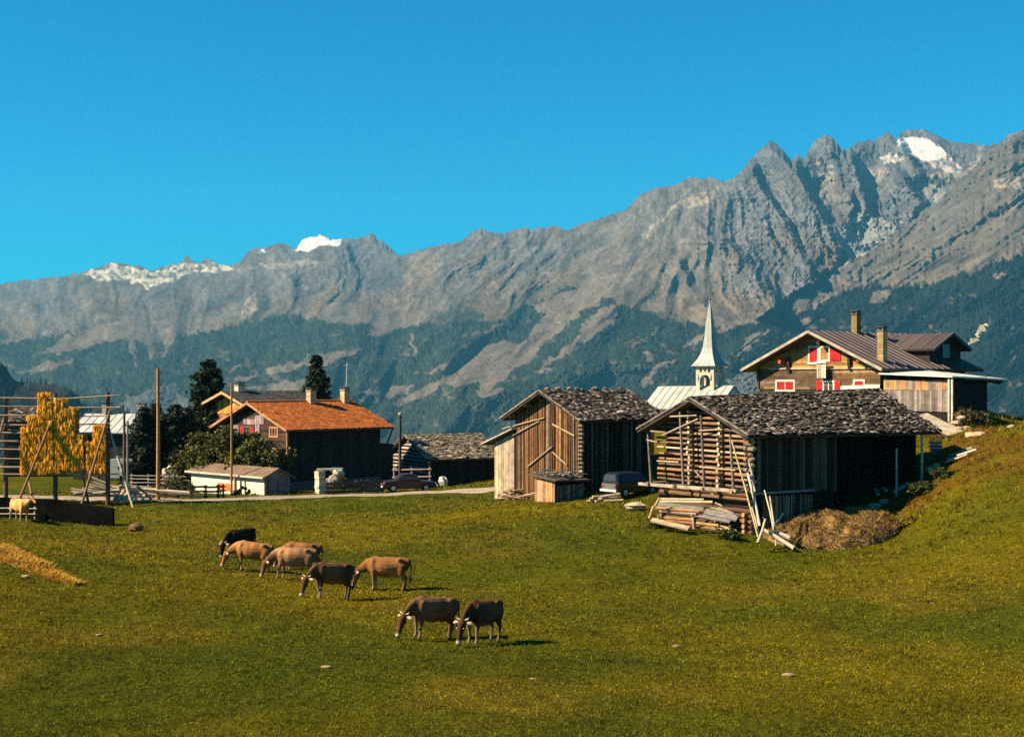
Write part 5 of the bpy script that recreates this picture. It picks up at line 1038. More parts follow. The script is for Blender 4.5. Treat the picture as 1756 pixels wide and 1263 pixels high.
m = MB(); q = bankpt(1618, 752, 79); m.prism([bankpt(1614, 748, 79), bankpt(1690, 748, 79), Vector((bankpt(1690, 748, 79).x, 79, gpt(1690, 79).z - .5)), Vector((q.x, 79, gpt(1618, 79).z - .5))], Vector((0, 1.2, 0)), (.035, .03, .025)); single(m, 'terrace_wall', STONE, Vector((q.x, 79, gpt(1618, 79).z)), 'short dark terrace wall between the barn and the grassy bank', 'wall')
for k, ((x0, y0), (x1, y1)) in enumerate((((1628, 785), (1668, 770)), ((1625, 793), (1672, 775)), ((1622, 800), (1660, 786)), ((1640, 790), (1676, 779)))):
    A = hit(x0, y0) + Z * (.1 + .05 * k); B = hit(x1, y1) + Z * (.1 + .05 * k); m = MB(); m.bar(A, B, .16, .08, vary((.36, .27, .19), .25), up=Z); single(m, 'board', WOOD, A, 'weathered board lying on the grassy bank beside the stacked stones', 'board', 'boards lying on the bank')
for k, (px, py, r) in enumerate(((1640, 726, .3), (1652, 738, .45), (1666, 748, .35), (1680, 746, .3), (1676, 738, .25), (1648, 716, .22), (1600, 806, .3), (1608, 800, .25), (1735, 733, .22))):
    p = hit(px, py) if py > 745 or px > 1700 else at(px, py, 86); m = MB(); m.blob((0, 0, 0), r, vary((.46, .33, .2), .25), 8, .25, (1.2, .9, .7)); o = m.build('stone', STONE, None, (0, 0, 0)); o.location = p; tag(o, 'light brown stone at the top of the bank near the chalet annex', 'stone', 'stones at the top of the bank')

# ------------------------------------------------------------------ vehicles
def car(name, label, loc, yaw, L, W, body_c, estate=False):
    rt = thing(name, loc, label, 'car'); rt.rotation_euler.z = yaw
    def build(mb, nm, material, parent=rt):
        me_o = bpy.data.objects
        o = mb.build(nm, material, None, (0, 0, 0)); o.parent = parent; return o
    h = L / 2
    low = [(-h, .34), (-h - .02, .62), (-h + .06, .80), (-h * .58, .86), (h * .45, .84), (h * .93, .74), (h, .58), (h, .32), (h * .5, .24), (-h * .5, .24)] if not estate else [(-h, .36), (-h, .80), (-h + .1, .92), (h * .35, .90), (h * .9, .78), (h, .6), (h, .34), (h * .5, .26), (-h * .5, .26)]
    top = [(-h * .52, .85), (-h * .34, 1.28), (-h * .2, 1.36), (h * .12, 1.36), (h * .26, 1.28), (h * .46, .83)] if not estate else [(-h + .04, .9), (-h + .14, 1.36), (-h + .4, 1.46), (h * .05, 1.46), (h * .2, 1.36), (h * .42, .88)]
    def shell(mb, prof, w0, w1, c, zs):
        n = len(prof); vs = []
        for k, (yy) in enumerate((-1, -.86, .86, 1)):
            for x, z in prof: f = w1 if zs and z > 1.0 else w0; s_ = .97 if abs(yy) == 1 else 1; vs.append((x * s_, yy * f / 2, z if abs(yy) < 1 else (z - .03 if z > .5 else z + .03)))
        fs = [tuple(range(n)), tuple(range(4 * n - 1, 3 * n - 1, -1))]
        for k in range(3): fs += [(k * n + i, (k + 1) * n + i, (k + 1) * n + (i + 1) % n, k * n + (i + 1) % n) for i in range(n)]
        mb.add(vs, fs, c, False)
    m = MB(); shell(m, low, W, W, body_c, False); build(m, 'body', PAINT)
    m = MB(); shell(m, top, W * .9, W * .74, body_c, True); build(m, 'cabin', PAINT)
    m = MB(); inner = [(x * .86, .9 + (z - .9) * .78 + .03) for x, z in top if True]; 
    for sy in (-1, 1):
        poly = [Vector((x, sy * (W * .45 if z < 1.1 else W * .385), max(z, .92))) for x, z in inner]; m.prism(poly, Vector((0, sy * .012, 0)), (.03, .035, .04))
    a, b = top[0], top[1]; e = [(a[0] + .06, a[1] + .08), (b[0] - .03, b[1] - .05)]; m.prism([Vector((e[0][0] - .06, -W * .38, e[0][1])), Vector((e[0][0] - .06, W * .38, e[0][1])), Vector((e[1][0] - .02, W * .32, e[1][1])), Vector((e[1][0] - .02, -W * .32, e[1][1]))], Vector((-.01, 0, .01)), (.04, .045, .05)); build(m, 'windows', GLASS)
    for x in (-h * .62, h * .62):
        for sy in (-1, 1):
            m = MB(); m.tube((x, sy * W * .34, .30), (x, sy * W * .5, .30), .30, .30, (.015, .015, .015), 16); wh = build(m, 'wheel', PLAIN); m = MB(); m.tube((x, sy * W * .5, .30), (x, sy * (W * .5 + .015), .30), .17, .14, (.5, .48, .44), 14); build(m, 'hubcap', SHEET, wh)
    for x, nm in ((-h - .06, 'bumper'), (h + .04, 'bumper')): m = MB(); m.bar((x, -W * .48, .42), (x, W * .48, .42), .07, .12, (.55, .55, .52), up=Z); build(m, nm, SHEET)
    for sy in (-1, 1):
        m = MB(); m.box((-h - .02, sy * W * .38, .66), ((1, 0, 0), (0, 1, 0), (0, 0, 1)), (.03, .07, .05), (.28, .012, .01)); build(m, 'tail_light', PAINT)
        m = MB(); m.tube((h * .97, sy * W * .36, .58), (h + .03, sy * W * .36, .58), .1, .09, (.6, .6, .56), 12); build(m, 'headlight', GLASS)
    if not estate: m = MB(); m.box((-h - .04, 0, .58), ((1, 0, 0), (0, 1, 0), (0, 0, 1)), (.015, .22, .06), (.62, .6, .54)); build(m, 'number_plate', PLAIN)
    else: m = MB(); m.box((-h - .012, 0, .62), ((1, 0, 0), (0, 1, 0), (0, 0, 1)), (.012, W * .42, .2), (.13, .115, .09)); build(m, 'tailgate', PAINT)  # pale tailgate panel: the sunlit back face put into its colour
    return rt
p = gpt(700, 108.5); car('parked_car', 'dark red saloon car parked by the road in front of the low barn', p, R(14), 4.1, 1.6, (.028, .006, .006))
p = gpt(1082, 83.5); car('parked_car', 'old dark estate car parked between the two front barns', p, R(38), 3.5, 1.45, (.010, .0095, .008), True)

# ------------------------------------------------------------------ heap and hay swath
def blades(n, pos, h, w_, spread, cols, seed=1, tri=1):
    """upright blade triangles at pos (n,3); cols (n,3)"""
    r = np.random.default_rng(seed); a = r.uniform(0, 2 * np.pi, n); hh = h * r.uniform(.5, 1.4, n); ww = w_ * r.uniform(.6, 1.4, n)
    dx, dy = np.cos(a) * ww, np.sin(a) * ww; lx, ly = r.normal(0, spread, n) * hh, r.normal(0, spread, n) * hh
    V = np.empty((n, 3, 3), np.float32); V[:, 0] = pos - np.stack([dx, dy, 0 * dx + .02], -1); V[:, 1] = pos + np.stack([dx, dy, 0 * dx - .02], -1); V[:, 2] = pos + np.stack([lx, ly, hh], -1)
    return V.reshape(-1, 3), np.repeat(cols, 3, 0)
def heap():
    c0 = hit(1445, 940); cy0 = c0.y + 2.2; xs = np.linspace(-3.3, 3.3, 60); ys = np.linspace(-2.6, 2.6, 44); X, Y = np.meshgrid(xs, ys); rr = (X / 3.2) ** 2 + (Y / 2.5) ** 2
    H = np.clip(1 - rr, 0, 1) ** .6 * (.95 + .25 * X / 3.2) + .16 * fbm(X * 1.6, Y * 1.6, 4) * (rr < 1.1) - .25 * (rr > .95)
    gx, gy = X + c0.x - .05, Y + cy0; G = ground_np(gx, gy); Zz = G + H - .05; co = np.stack([gx - c0.x, gy - cy0, Zz - c0.z], -1).reshape(-1, 3); n1 = len(xs); n0 = len(ys); idx = np.arange(n0 * n1).reshape(n0, n1); q = np.stack([idx[:-1, :-1], idx[:-1, 1:], idx[1:, 1:], idx[1:, :-1]], -1).reshape(-1, 4)
    k = sstep(-.4, .6, fbm(X, Y, 3)).reshape(-1, 1); c = np.array([.14, .075, .026]) * (1 - k) + np.array([.24, .14, .045]) * k
    rt = thing('dung_heap', Vector((c0.x, cy0, c0.z)), 'rough brown mound of straw and dung in front of the log barn', 'heap'); link_mesh('mound', np_mesh('mound', co, q, c, mat('mulch', 1, 4, .5, .08, fine=.5), 4, True), rt)
    r = np.random.default_rng(3); n = 18000; i = r.integers(0, len(co), n); ok = (rr.reshape(-1)[i] < 1.05); i = i[ok]; n = len(i); pos = co[i] + r.normal(0, .05, (n, 3)) * [1, 1, .3]; cc = np.array([(.25, .13, .04), (.36, .2, .05), (.1, .06, .02), (.10, .10, .015), (.42, .25, .07)])[r.choice(5, n, p=[.34, .2, .26, .1, .1])] * r.uniform(.6, 1.3, (n, 1)); V, C = blades(n, pos, .12, .018, 1.1, cc, 4); link_mesh('straw_litter', np_mesh('straw_litter', V, np.arange(len(V)), C, STRAW), rt)
heap()
def swath():
    A, B = hit(-90, 935), hit(132, 1004); r = np.random.default_rng(8); n = 15000; t = r.random(n) ** 1.0; wv = 2.7 * (1 - t) + .2; s_ = r.uniform(-1, 1, n); x = A.x + (B.x - A.x) * t + s_ * wv * .25; y = A.y + (B.y - A.y) * t + s_ * wv
    hgt = (1 - s_ ** 2) * (.22 * (1 - t) + .06); z = ground_np(x, y) + hgt * r.uniform(.75, 1.0, n); k = r.uniform(.5, 1.25, (n, 1)); c = np.array([[.52, .27, .03]]) * k; V, C = blades(n, np.stack([x, y, z], -1), .09, .03, 1.2, c, 9)
    ng = 40; T, S = np.meshgrid(np.linspace(0, 1, ng), np.linspace(-1, 1, 15)); wv = 2.7 * (1 - T) + .2; gx = A.x + (B.x - A.x) * T + S * wv * .25; gy = A.y + (B.y - A.y) * T + S * wv; gzv = ground_np(gx, gy) + (1 - S ** 2) * (.22 * (1 - T) + .06) * .9 - .04; co = np.stack([gx, gy, gzv], -1).reshape(-1, 3); idx = np.arange(ng * 15).reshape(15, ng); q = np.stack([idx[:-1, :-1], idx[:-1, 1:], idx[1:, 1:], idx[1:, :-1]], -1).reshape(-1, 4)
    rt = thing('hay_swath', A.lerp(B, .4), 'tapering tan swath of cut hay at the left edge of the pasture', 'hay'); o = np.array(rt.location); link_mesh('hay', np_mesh('hay', V - o, np.arange(len(V)), C, STRAW), rt); link_mesh('hay_base', np_mesh('hay_base', co - o, q, np.tile([.3, .15, .02], (len(co), 1)), STRAW, 4, True), rt)
swath()
# ------------------------------------------------------------------ cattle
def loft(mb, rings, n=12):
    """rings: (centre, half width, half height, direction)"""
    vs = []
    for c, a, b, d in rings:
        c = Vector(c); d = Vector(d).normalized(); x = Vector((0, 1, 0)) - d * d.y; x = x.normalized() if x.length > .1 else Vector((1, 0, 0)); y = d.cross(x).normalized()
        for k in range(n): t = 2 * math.pi * k / n; vs.append(c + x * (a * math.cos(t)) + y * (b * math.sin(t)))
    fs = [tuple(range(n - 1, -1, -1)), tuple(range((len(rings) - 1) * n, len(rings) * n))]
    for i in range(len(rings) - 1): fs += [(i * n + k, i * n + (k + 1) % n, (i + 1) * n + (k + 1) % n, (i + 1) * n + k) for k in range(n)]
    mb.add(vs, fs, (1, 1, 1))
def limb(mb, pts):
    r = []
    for i, (p, a, b) in enumerate(pts):
        q0 = Vector(pts[max(0, i - 1)][0]); q1 = Vector(pts[min(len(pts) - 1, i + 1)][0]); r.append((p, a, b, q1 - q0))
    loft(mb, r, 10)
def cow(label, loc, yaw, tint, scale=1.0, graze=True, sw=(0, 0, 0, 0), turn=0.0, pitch=0.0, fat=1.0, dark=1.0):
    """body, legs, neck, head, ears and tail fused into one skin; horns and hooves-to-muzzle colouring by region"""
    mb = MB()
    loft(mb, [((x, 0, z), a * fat, b, (1, 0, -.02)) for x, z, a, b in [(q[0], q[1] - .035, q[2] * 1.0, q[3] * 1.07) for q in ((-.87, 1.08, .07, .09), (-.83, 1.06, .17, .19), (-.72, 1.03, .24, .26), (-.55, 1.0, .27, .30), (-.3, .95, .29, .345), (-.02, .925, .325, .375), (.22, .94, .315, .36), (.42, .965, .275, .335), (.58, .985, .22, .30), (.70, 1.0, .15, .23), (.77, 1.01, .08, .13))]], 16)
    
    for y in (.2, -.2): mb.blob((-.50, y, 1.20), .10, (1, 1, 1), 8, 0, (1.2, .8, .9)); mb.blob((-.82, y * .45, 1.15), .085, (1, 1, 1), 8, 0); mb.blob((.50, y * .95, .98), .16, (1, 1, 1), 8, 0, (.8, .5, 1.5)); mb.blob((-.62, y * .95, .88), .17, (1, 1, 1), 8, 0, (1, .6, 1.4))
    mb.blob((-.66, 0, 1.22), .1, (1, 1, 1), 8, 0, (2.2, .6, .7)); mb.blob((.42, 0, 1.22), .14, (1, 1, 1), 8, 0, (1.4, .6, .8)); mb.blob((-.36, 0, .60), .15, (1, 1, 1), 8, 0, (1, .9, .7))
    for y, s_ in ((.165, sw[0]), (-.165, sw[1])):
        limb(mb, [((.48, y, .98), .11, .19), ((.49, y * 1.1, .76), .10, .14), ((.48 + s_ * .35, y * 1.06, .56), .072, .09), ((.475 + s_ * .6, y, .42), .058, .064), ((.47 + s_ * .72, y, .36), .05, .053), ((.465 + s_ * .9, y, .18), .038, .042), ((.47 + s_ * .98, y, .11), .048, .052), ((.48 + s_, y, .06), .045, .05), ((.495 + s_ * 1.02, y, -.01), .055, .068)])
    for y, s_ in ((.17, sw[2]), (-.17, sw[3])):
        limb(mb, [((-.60, y, 1.02), .12, .24), ((-.56, y * 1.08, .82), .115, .21), ((-.56 + s_ * .2, y * 1.12, .68), .09, .15), ((-.66 + s_ * .5, y * 1.06, .54), .062, .085), ((-.745 + s_ * .62, y, .465), .05, .066), ((-.735 + s_ * .7, y, .38), .043, .05), ((-.71 + s_ * .88, y, .18), .04, .044), ((-.70 + s_ * .96, y, .11), .05, .053), ((-.685 + s_, y, .06), .046, .052), ((-.665 + s_ * 1.02, y, -.01), .057, .07)])
    ct, st = math.cos(turn), math.sin(turn)
    def T(x, y, z): dx = x - .62; return Vector((.62 + dx * ct - y * st, dx * st + y * ct, z))
    def TD(x, z): return Vector((x * ct, x * st, z))
    if graze:
        loft(mb, [(T(.46, 0, 1.03), .17, .28, TD(1, -.2)), (T(.66, 0, .99), .14, .255, TD(1, -.5)), (T(.82, 0, .90), .11, .215, TD(1, -.75)), (T(.96, 0, .80), .085, .165, TD(1, -.7)), (T(1.07, 0, .73), .072, .125, TD(1, -.6)), (T(1.13, 0, .69), .07, .09, TD(1, -.5))], 14)
        H = [((1.10, .77), .075, .06), ((1.13, .715), .12, .105), ((1.15, .62), .13, .135), ((1.17, .51), .112, .135), ((1.205, .39), .08, .10), ((1.24, .27), .075, .088), ((1.268, .17), .09, .09), ((1.28, .10), .09, .082), ((1.285, .05), .07, .055)]; hd = TD(.3, -.95)
        ear = [((1.09, .12, .70), (1.03, .36, .66))]; horn = [(1.095, .09, .775), (1.10, .19, .81), (1.13, .225, .87)]
    else:
        loft(mb, [(T(.48, 0, 1.08), .16, .27, TD(1, .25)), (T(.70, 0, 1.16), .13, .215, TD(1, .55)), (T(.86, 0, 1.28), .105, .165, TD(.8, .6)), (T(.97, 0, 1.36), .09, .135, TD(.8, .3))], 14)
        H = [((.93, 1.44), .085, .085), ((.99, 1.43), .118, .115), ((1.07, 1.395), .125, .125), ((1.16, 1.335), .10, .115), ((1.25, 1.275), .08, .092), ((1.32, 1.225), .078, .08), ((1.37, 1.185), .076, .07), ((1.405, 1.16), .055, .045)]; hd = TD(.85, -.5)
        ear = [((.95, .12, 1.43), (.90, .31, 1.40))]; horn = [(.93, .085, 1.48), (.92, .19, 1.53), (.96, .225, 1.61)]
    loft(mb, [(T(x, 0, z), a, b, hd) for (x, z), a, b in H], 12)
    for a, b in ear:
        for s_ in (-1, 1): A, B = T(a[0], a[1] * s_, a[2]), T(b[0], b[1] * s_, b[2]); limb(mb, [(A, .035, .035), (A.lerp(B, .55), .06, .075), (B, .02, .02)])
    mb.path([Vector(p) for p in ((-.80, 0, 1.22), (-.89, 0, 1.17), (-.94, .01, 1.0), (-.95, .02, .75), (-.93, .03, .55))], [.045, .04, .033, .03, .03], (1, 1, 1), 8); mb.path([Vector((-.93, .03, .55)), Vector((-.92, .03, .45)), Vector((-.91, .03, .32))], [.035, .055, .03], (1, 1, 1), 8)
    me = bpy.data.meshes.new('tmp'); me.from_pydata(mb.v, [], mb.f); me.update(); o = bpy.data.objects.new('tmp', me); col.objects.link(o)
    rm = o.modifiers.new('r', 'REMESH'); rm.mode = 'VOXEL'; rm.voxel_size = .026; rm.use_smooth_shade = True; sm = o.modifiers.new('s', 'SMOOTH'); sm.factor = .5; sm.iterations = 4
    ev = o.evaluated_get(bpy.context.evaluated_depsgraph_get()); new = bpy.data.meshes.new_from_object(ev); bpy.data.objects.remove(o); bpy.data.meshes.remove(me)
    n = len(new.vertices); v = np.empty(n * 3); new.vertices.foreach_get('co', v); v = v.reshape(-1, 3); x, y, z = v.T
    c = np.tile(np.array(tint) * 1.25, (n, 1)); f = fbm(x * 2.6 + loc.x, z * 2.2 + y * 2 + loc.y, 4)[:, None]; c = c * (1 + .42 * np.clip(f, -1, 1)); sm_ = (sstep(.35, .7, x) * sstep(1.2, .8, z))[:, None] * .35; c = c * (1 - sm_); rump_shade = sstep(-.35, -.75, x)[:, None] * .4; c = c * (1 - rump_shade)  # rump end darkened in the coat colour to stand for its shaded side
    def mix(m, colr): nonlocal_c = m[:, None]; return c * (1 - nonlocal_c) + np.array(colr) * nonlocal_c
    leg = sstep(.60, .30, z) * (x < .75); c = mix(leg * .3 * (np.abs(y) > .05), (.30, .2, .11)) if dark > .5 else mix(leg * .2, (.2, .13, .07))
    bel = sstep(.68, .56, z) * (np.abs(y) < .22) * (x < .6) * (x > -.5); c = mix(bel * .4, (.34, .23, .13))
    spine = sstep(.16, .05, np.abs(y)) * (z > 1.2) * (x < .6); c = mix(spine * .45, np.array(tint) * 1.5)
    hx = x - .62; lx = .62 + hx * ct + y * st; ly = -hx * st + y * ct
    head = (lx > 1.05) if graze else (lx > .9) * (z > 1.1); hz = z
    face = head * (sstep(.78, .6, z) if graze else 1.0); c = mix(face * .35, np.array(tint) * .55)
    tip = (sstep(.21, .16, z) * (lx > 1.15)) if graze else sstep(1.27, 1.33, lx) * (z > 1.0); c = mix(tip * .85, (.48, .38, .28)); nose = (sstep(.10, .075, z) * (lx > 1.2)) if graze else sstep(1.37, 1.40, lx); c = mix(nose * .9, (.04, .03, .028))
    eartip = (np.abs(ly) > .15) * ((lx > 1.0) if graze else (lx > .86)) * ((z > .56) & (z < .74) if graze else (z > 1.34) & (z < 1.5)); c = mix(eartip * .7, (.5, .38, .25))
    hoof = sstep(.075, .045, z) * (x < .8); c = mix(hoof * .8, (.05, .04, .035))
    tuft = (x < -.86) * (z < .52); c = mix(tuft * .7, (.03, .022, .016))
    a = new.color_attributes.new('Col', 'FLOAT_COLOR', 'POINT'); c4 = np.ones((n, 4), np.float32); c4[:, :3] = np.clip(c, .004, .9); a.data.foreach_set('color', c4.ravel())
    new.materials.clear(); new.materials.append(HIDE); new.name = 'body'; new.polygons.foreach_set('use_smooth', np.ones(len(new.polygons), bool))
    rt = thing('cow', loc, label, 'cow', 'brown cattle in the pasture'); rt.scale = (scale,) * 3; rt.rotation_euler = (0, 0, yaw)
    hx_, hy_ = math.cos(yaw), math.sin(yaw); e = .6 * scale; fz = gz(loc.x + hx_ * e, loc.y + hy_ * e); bz = gz(loc.x - hx_ * e, loc.y - hy_ * e); lz = gz(loc.x - hy_ * .3, loc.y + hx_ * .3); rz = gz(loc.x + hy_ * .3, loc.y - hx_ * .3)
    rt.rotation_euler = (Matrix.Rotation(yaw, 3, 'Z') @ Matrix.Rotation(-math.atan2(fz - bz, 2 * e), 3, 'Y') @ Matrix.Rotation(math.atan2(lz - rz, .6), 3, 'X')).to_euler(); rt.location = loc + Z * ((fz + bz) / 2 - loc.z)
    b = link_mesh('body', new, rt)
    for s_ in (-1, 1):
        m = MB(); P = [T(p[0], p[1] * s_, p[2]) for p in horn]; m.path(P, [.024, .018, .006], (.42, .34, .22), 8); h = m.build('horn', HORN, None, (0, 0, 0)); h.parent = rt
        m = MB(); ez = ((1.21, .118, .53) if graze else (1.085, .105, 1.405)); m.blob(T(ez[0], ez[1] * s_, ez[2]), .022, (.01, .008, .006), 8, 0); h = m.build('eye', GLASS, None, (0, 0, 0)); h.parent = rt
    return rt
BR = (.115, .052, .021)
for px, py, hd, tint, sc, gr, sw, tn, lb in (
 (413, 953, 232, (.020, .009, .004), .98, True, (.06, -.05, .05, -.04), .1, 'very dark cow at the back of the herd, seen from the front'),
 (430, 980, 176, (.27, .115, .035), .98, True, (-.08, .08, .10, -.06), .12, 'leftmost light brown cow grazing just before the very dark cow'),
 (517, 978, 174, (.16, .065, .022), .96, True, (.05, -.05, .05, -.08), -.1, 'cow mostly hidden behind the stout grazing one, only its back showing'),
 (503, 994, 182, (.25, .12, .05), 1.02, True, (.16, -.06, -.05, .08), .2, 'stout light grey-brown cow stepping forward in the middle of the herd'),
 (566, 1026, 218, (.12, .05, .018), 1.02, True, (.06, -.08, .03, -.05), .2, 'dark brown cow with its shaded rump painted black, in front of the stout one'),
 (662, 1012, 181, (.22, .088, .026), 1.02, True, (.02, -.06, .04, -.02), -.15, 'reddish brown cow grazing apart, right of the herd'),
 (738, 1096, 215, (.12, .055, .024), .98, True, (.03, -.02, .10, -.09), .2, 'big dark grey-brown cow nearest but one to the camera'),
 (826, 1102, 236, (.075, .03, .011), 1.0, True, (.05, -.05, .06, -.05), .1, 'dark cow at the right end of the herd, casting a clear shadow'),
 (33, 893, 318, (.55, .26, .08), 1.1, False, (.05, -.06, .05, -.04), .3, 'sunlit tan cow standing with raised head before the dark wall')):
    cow(lb, hit(px, py), R(hd), tint, sc, gr, sw, tn, dark=0 if tint[0] < .05 else 1)
# ------------------------------------------------------------------ trees, shrubs
def leaf_cloud(pos, size, cols, seed, lift=.3):
    """one leaf-sized quad at every position"""
    r = np.random.default_rng(seed); n = len(pos); s = size * r.uniform(.6, 1.4, n)
    a = r.normal(size=(n, 3)); a /= np.linalg.norm(a, axis=1)[:, None]; b = np.cross(a, r.normal(size=(n, 3))); b /= np.linalg.norm(b, axis=1)[:, None]
    a *= s[:, None]; b *= (s * .6)[:, None]; V = np.stack([pos - a, pos - b * .9, pos + a, pos + b * .9], 1).reshape(-1, 3); return V, np.repeat(cols, 4, 0)
def tree_thing(name, base, label, group=None): return thing(name, base, label, 'tree', group)
def crown_obj(rt, pos, size, cols, seed, name='crown'):
    V, C = leaf_cloud(pos, size, cols, seed); return link_mesh(name, np_mesh(name, V - np.array(rt.location), np.arange(len(V)), C, LEAF, 4), rt)
def conifer(base, H, wd, label, seed, c=(.012, .022, .010), dens=1.0, broad=False, low=.12, name='spruce', group=None):
    r = np.random.default_rng(seed); rt = tree_thing(name, base, label, group); m = MB(); m.path([base - Z * .4, base + Z * H * .5, base + Z * H * .97], [.03 * H * .6, .012 * H, .02], (.06, .04, .025), 8)
    P = []; sz = .2 if H > 7 else .16; z = H * low
    while z < H * .99:
        f = max(0.0, (z / H - low) / (1 - low)); rad = wd / 2 * ((1 - f) ** .8 if not broad else (1 - f ** 2.2) * (.75 + .25 * math.sin(f * 9))) * r.uniform(.8, 1.15) + .12; k = max(5, int(7 * (1 - f) + 5)); a0 = r.uniform(0, 6.28)
        for i in range(k):
            a = a0 + i * 6.283 / k + r.normal(0, .2); L = rad * r.uniform(.6, 1.12); dr = (-.28 if not broad else .12) * L + r.normal(0, .12); d = np.array([math.cos(a), math.sin(a)])
            e = Vector((base.x + d[0] * L, base.y + d[1] * L, base.z + z + dr)); s0 = base + Z * (z + .05); m.tube(s0, s0.lerp(e, .9), .035, .012, (.05, .035, .022), 4)
            n = int(80 * dens * max(L, .35)); t = r.random(n) ** .7; q = np.array(s0)[None] * (1 - t[:, None]) + np.array(e)[None] * t[:, None]; sp = .14 + .28 * L * (t * (1 - t) * 2 + .15); q += r.normal(0, 1, (n, 3)) * np.stack([sp, sp, sp * .5], -1) * .75; q[:, 2] -= .10 * r.random(n) * L; P.append(q)
        z += (.42 if not broad else .5) * (1 if H > 7 else .8) * (.75 + .3 * (1 - f))
    P = np.concatenate(P); k = r.uniform(.5, 1.5, (len(P), 1)) * (1 + .5 * (fbm(P[:, 0] * 1.3, P[:, 2] * 1.3 + P[:, 1], 2))[:, None]); C = np.clip(np.array([c]) * k, .002, 1); warm = r.random(len(P)) < .12; C[warm] = C[warm] * np.array([2.6, 1.6, .8]); m.build('trunk', WOOD, rt); crown_obj(rt, P, sz, C, seed); return rt
def broadleaf(base, blobs, label, seed, cols, n=2600, size=.12, name='apple_tree', trunk=.12, cat=None, group=None):
    """blobs = (dx, dy, dz, radius) clumps of foliage"""
    r = np.random.default_rng(seed); rt = tree_thing(name, base, label, group); 
    if cat: rt['category'] = cat
    m = MB(); top = base + Z * max(b[2] for b in blobs) * .5; m.path([base - Z * .2, base.lerp(top, .5) + Vector((.06, 0, 0)), top], [trunk, trunk * .8, trunk * .6], (.09, .06, .04), 8); P = []; tot = sum(b[3] ** 2 for b in blobs)
    for dx, dy, dz, rad in blobs:
        ce = base + Vector((dx, dy, dz)); m.tube(base.lerp(top, .7), ce, trunk * .5, .02, (.09, .06, .04), 6)
        for _ in range(5): e = ce + Vector(r.normal(0, rad * .55, 3)); m.tube(ce, e, .025, .01, (.08, .055, .035), 4)
        k = int(n * rad ** 2 / tot); d = r.normal(size=(k, 3)); d /= np.linalg.norm(d, axis=1)[:, None]; q = np.array(ce)[None] + d * rad * (r.random((k, 1)) ** .45) * (1 + .35 * fbm(d[:, 0] * 2 + dx, d[:, 2] * 2 + d[:, 1], 3)[:, None]) * np.array([1, 1, .85]); P.append(q)
    P = np.concatenate(P); keep = fbm(P[:, 0] * 1.6 + seed, P[:, 2] * 1.6 + P[:, 1], 3) > -.45; P = P[keep]; C = np.array(cols)[r.integers(0, len(cols), len(P))] * r.uniform(.6, 1.4, (len(P), 1)); m.build('trunk', WOOD, rt); crown_obj(rt, P, size, C, seed); return rt
b = gpt(357, 136); conifer(b, at(0, 612, 136).z - b.z, 6.4, 'tall broad dark pine behind the orange wooden chalet', 21, (.024, .036, .012), .9, True, .2, 'pine_tree')
b = gpt(543, 138); conifer(b, at(0, 606, 138).z - b.z, 5.6, 'pointed dark spruce behind the orange tiled roof', 22, (.016, .026, .012), 1.3, False, .15)
for k, (px, Y, top, wd, lb) in enumerate(((246, 127, 694, 3.6, 'left dark spruce between the metal roof and the telephone pole'), (268, 130, 690, 3.4, 'dark spruce rising right behind the telephone pole'), (300, 128, 692, 4.0, 'dark bushy spruce between the telephone pole and the chalet'), (323, 132, 700, 3.0, 'dark slim spruce at the left eave of the chalet'))):
    b = gpt(px, Y); conifer(b, at(0, top, Y).z - b.z, wd * 1.35, lb, 30 + k, (.017, .027, .014), 1.2, k == 2, .1)
AC = [(.05, .06, .010), (.065, .075, .012), (.11, .10, .015), (.20, .15, .03), (.03, .04, .008), (.07, .055, .012)]
for k, (px, Y, bl, lb) in enumerate(((335, 117.0, [(0, 0, 1.6, 1.1), (-.8, .2, 1.2, .9), (.6, -.2, 2.3, .9), (.2, 0, 3.0, .7), (.9, 0, 1.4, .8)], 'apple tree at the left, before the orange chalet gable'), (388, 115.0, [(0, 0, 2.2, 1.1), (-.9, 0, 1.5, 1.0), (.8, 0, 1.5, 1.0), (.1, 0, 3.2, .85), (-.5, .1, 2.7, .8)], 'tallest apple tree, around the slim bare pole'), (414, 116, [(0, 0, 2.0, .9), (.5, 0, 2.9, .7), (-.5, 0, 1.4, .8)], 'slender apple tree between the bare pole and the red shutters'), (432, 112.7, [(0, 0, 1.9, 1.0), (-.7, 0, 1.3, .9), (.8, 0, 1.3, .9), (.3, 0, 2.5, .7)], 'apple tree directly behind the white shed'), (472, 112, [(0, 0, 1.4, .95), (.5, 0, 1.9, .7), (-.6, 0, 1.5, .8)], 'small apple tree before the lower windows of the dark house'))):
    broadleaf(gpt(px, Y), [(a * 1.35, b, c * 1.25 + .45, d * 1.4) for a, b, c, d in bl], lb, 40 + k, AC, 7000, .14)
broadleaf(gpt(308, 114), [(0, 0, .7, .7), (.6, 0, .5, .6), (-.6, 0, .5, .6)], 'round green shrub left of the white shed', 51, AC, 1400, .1, 'shrub', .05, 'shrub')
broadleaf(gpt(588, 109.5), [(0, 0, .7, .55), (.45, 0, .5, .45)], 'small brown-green shrub right of the pale rubble', 52, [(.06, .05, .015), (.03, .03, .01)], 900, .09, 'shrub', .04, 'shrub')
broadleaf(gpt(622, 109.5), [(0, 0, .55, .4), (.5, 0, .55, .4), (-.6, 0, .5, .35)], 'low yellowish hedge behind the dark board fence', 53, [(.10, .09, .012), (.05, .05, .01)], 900, .08, 'hedge', .03, 'hedge')
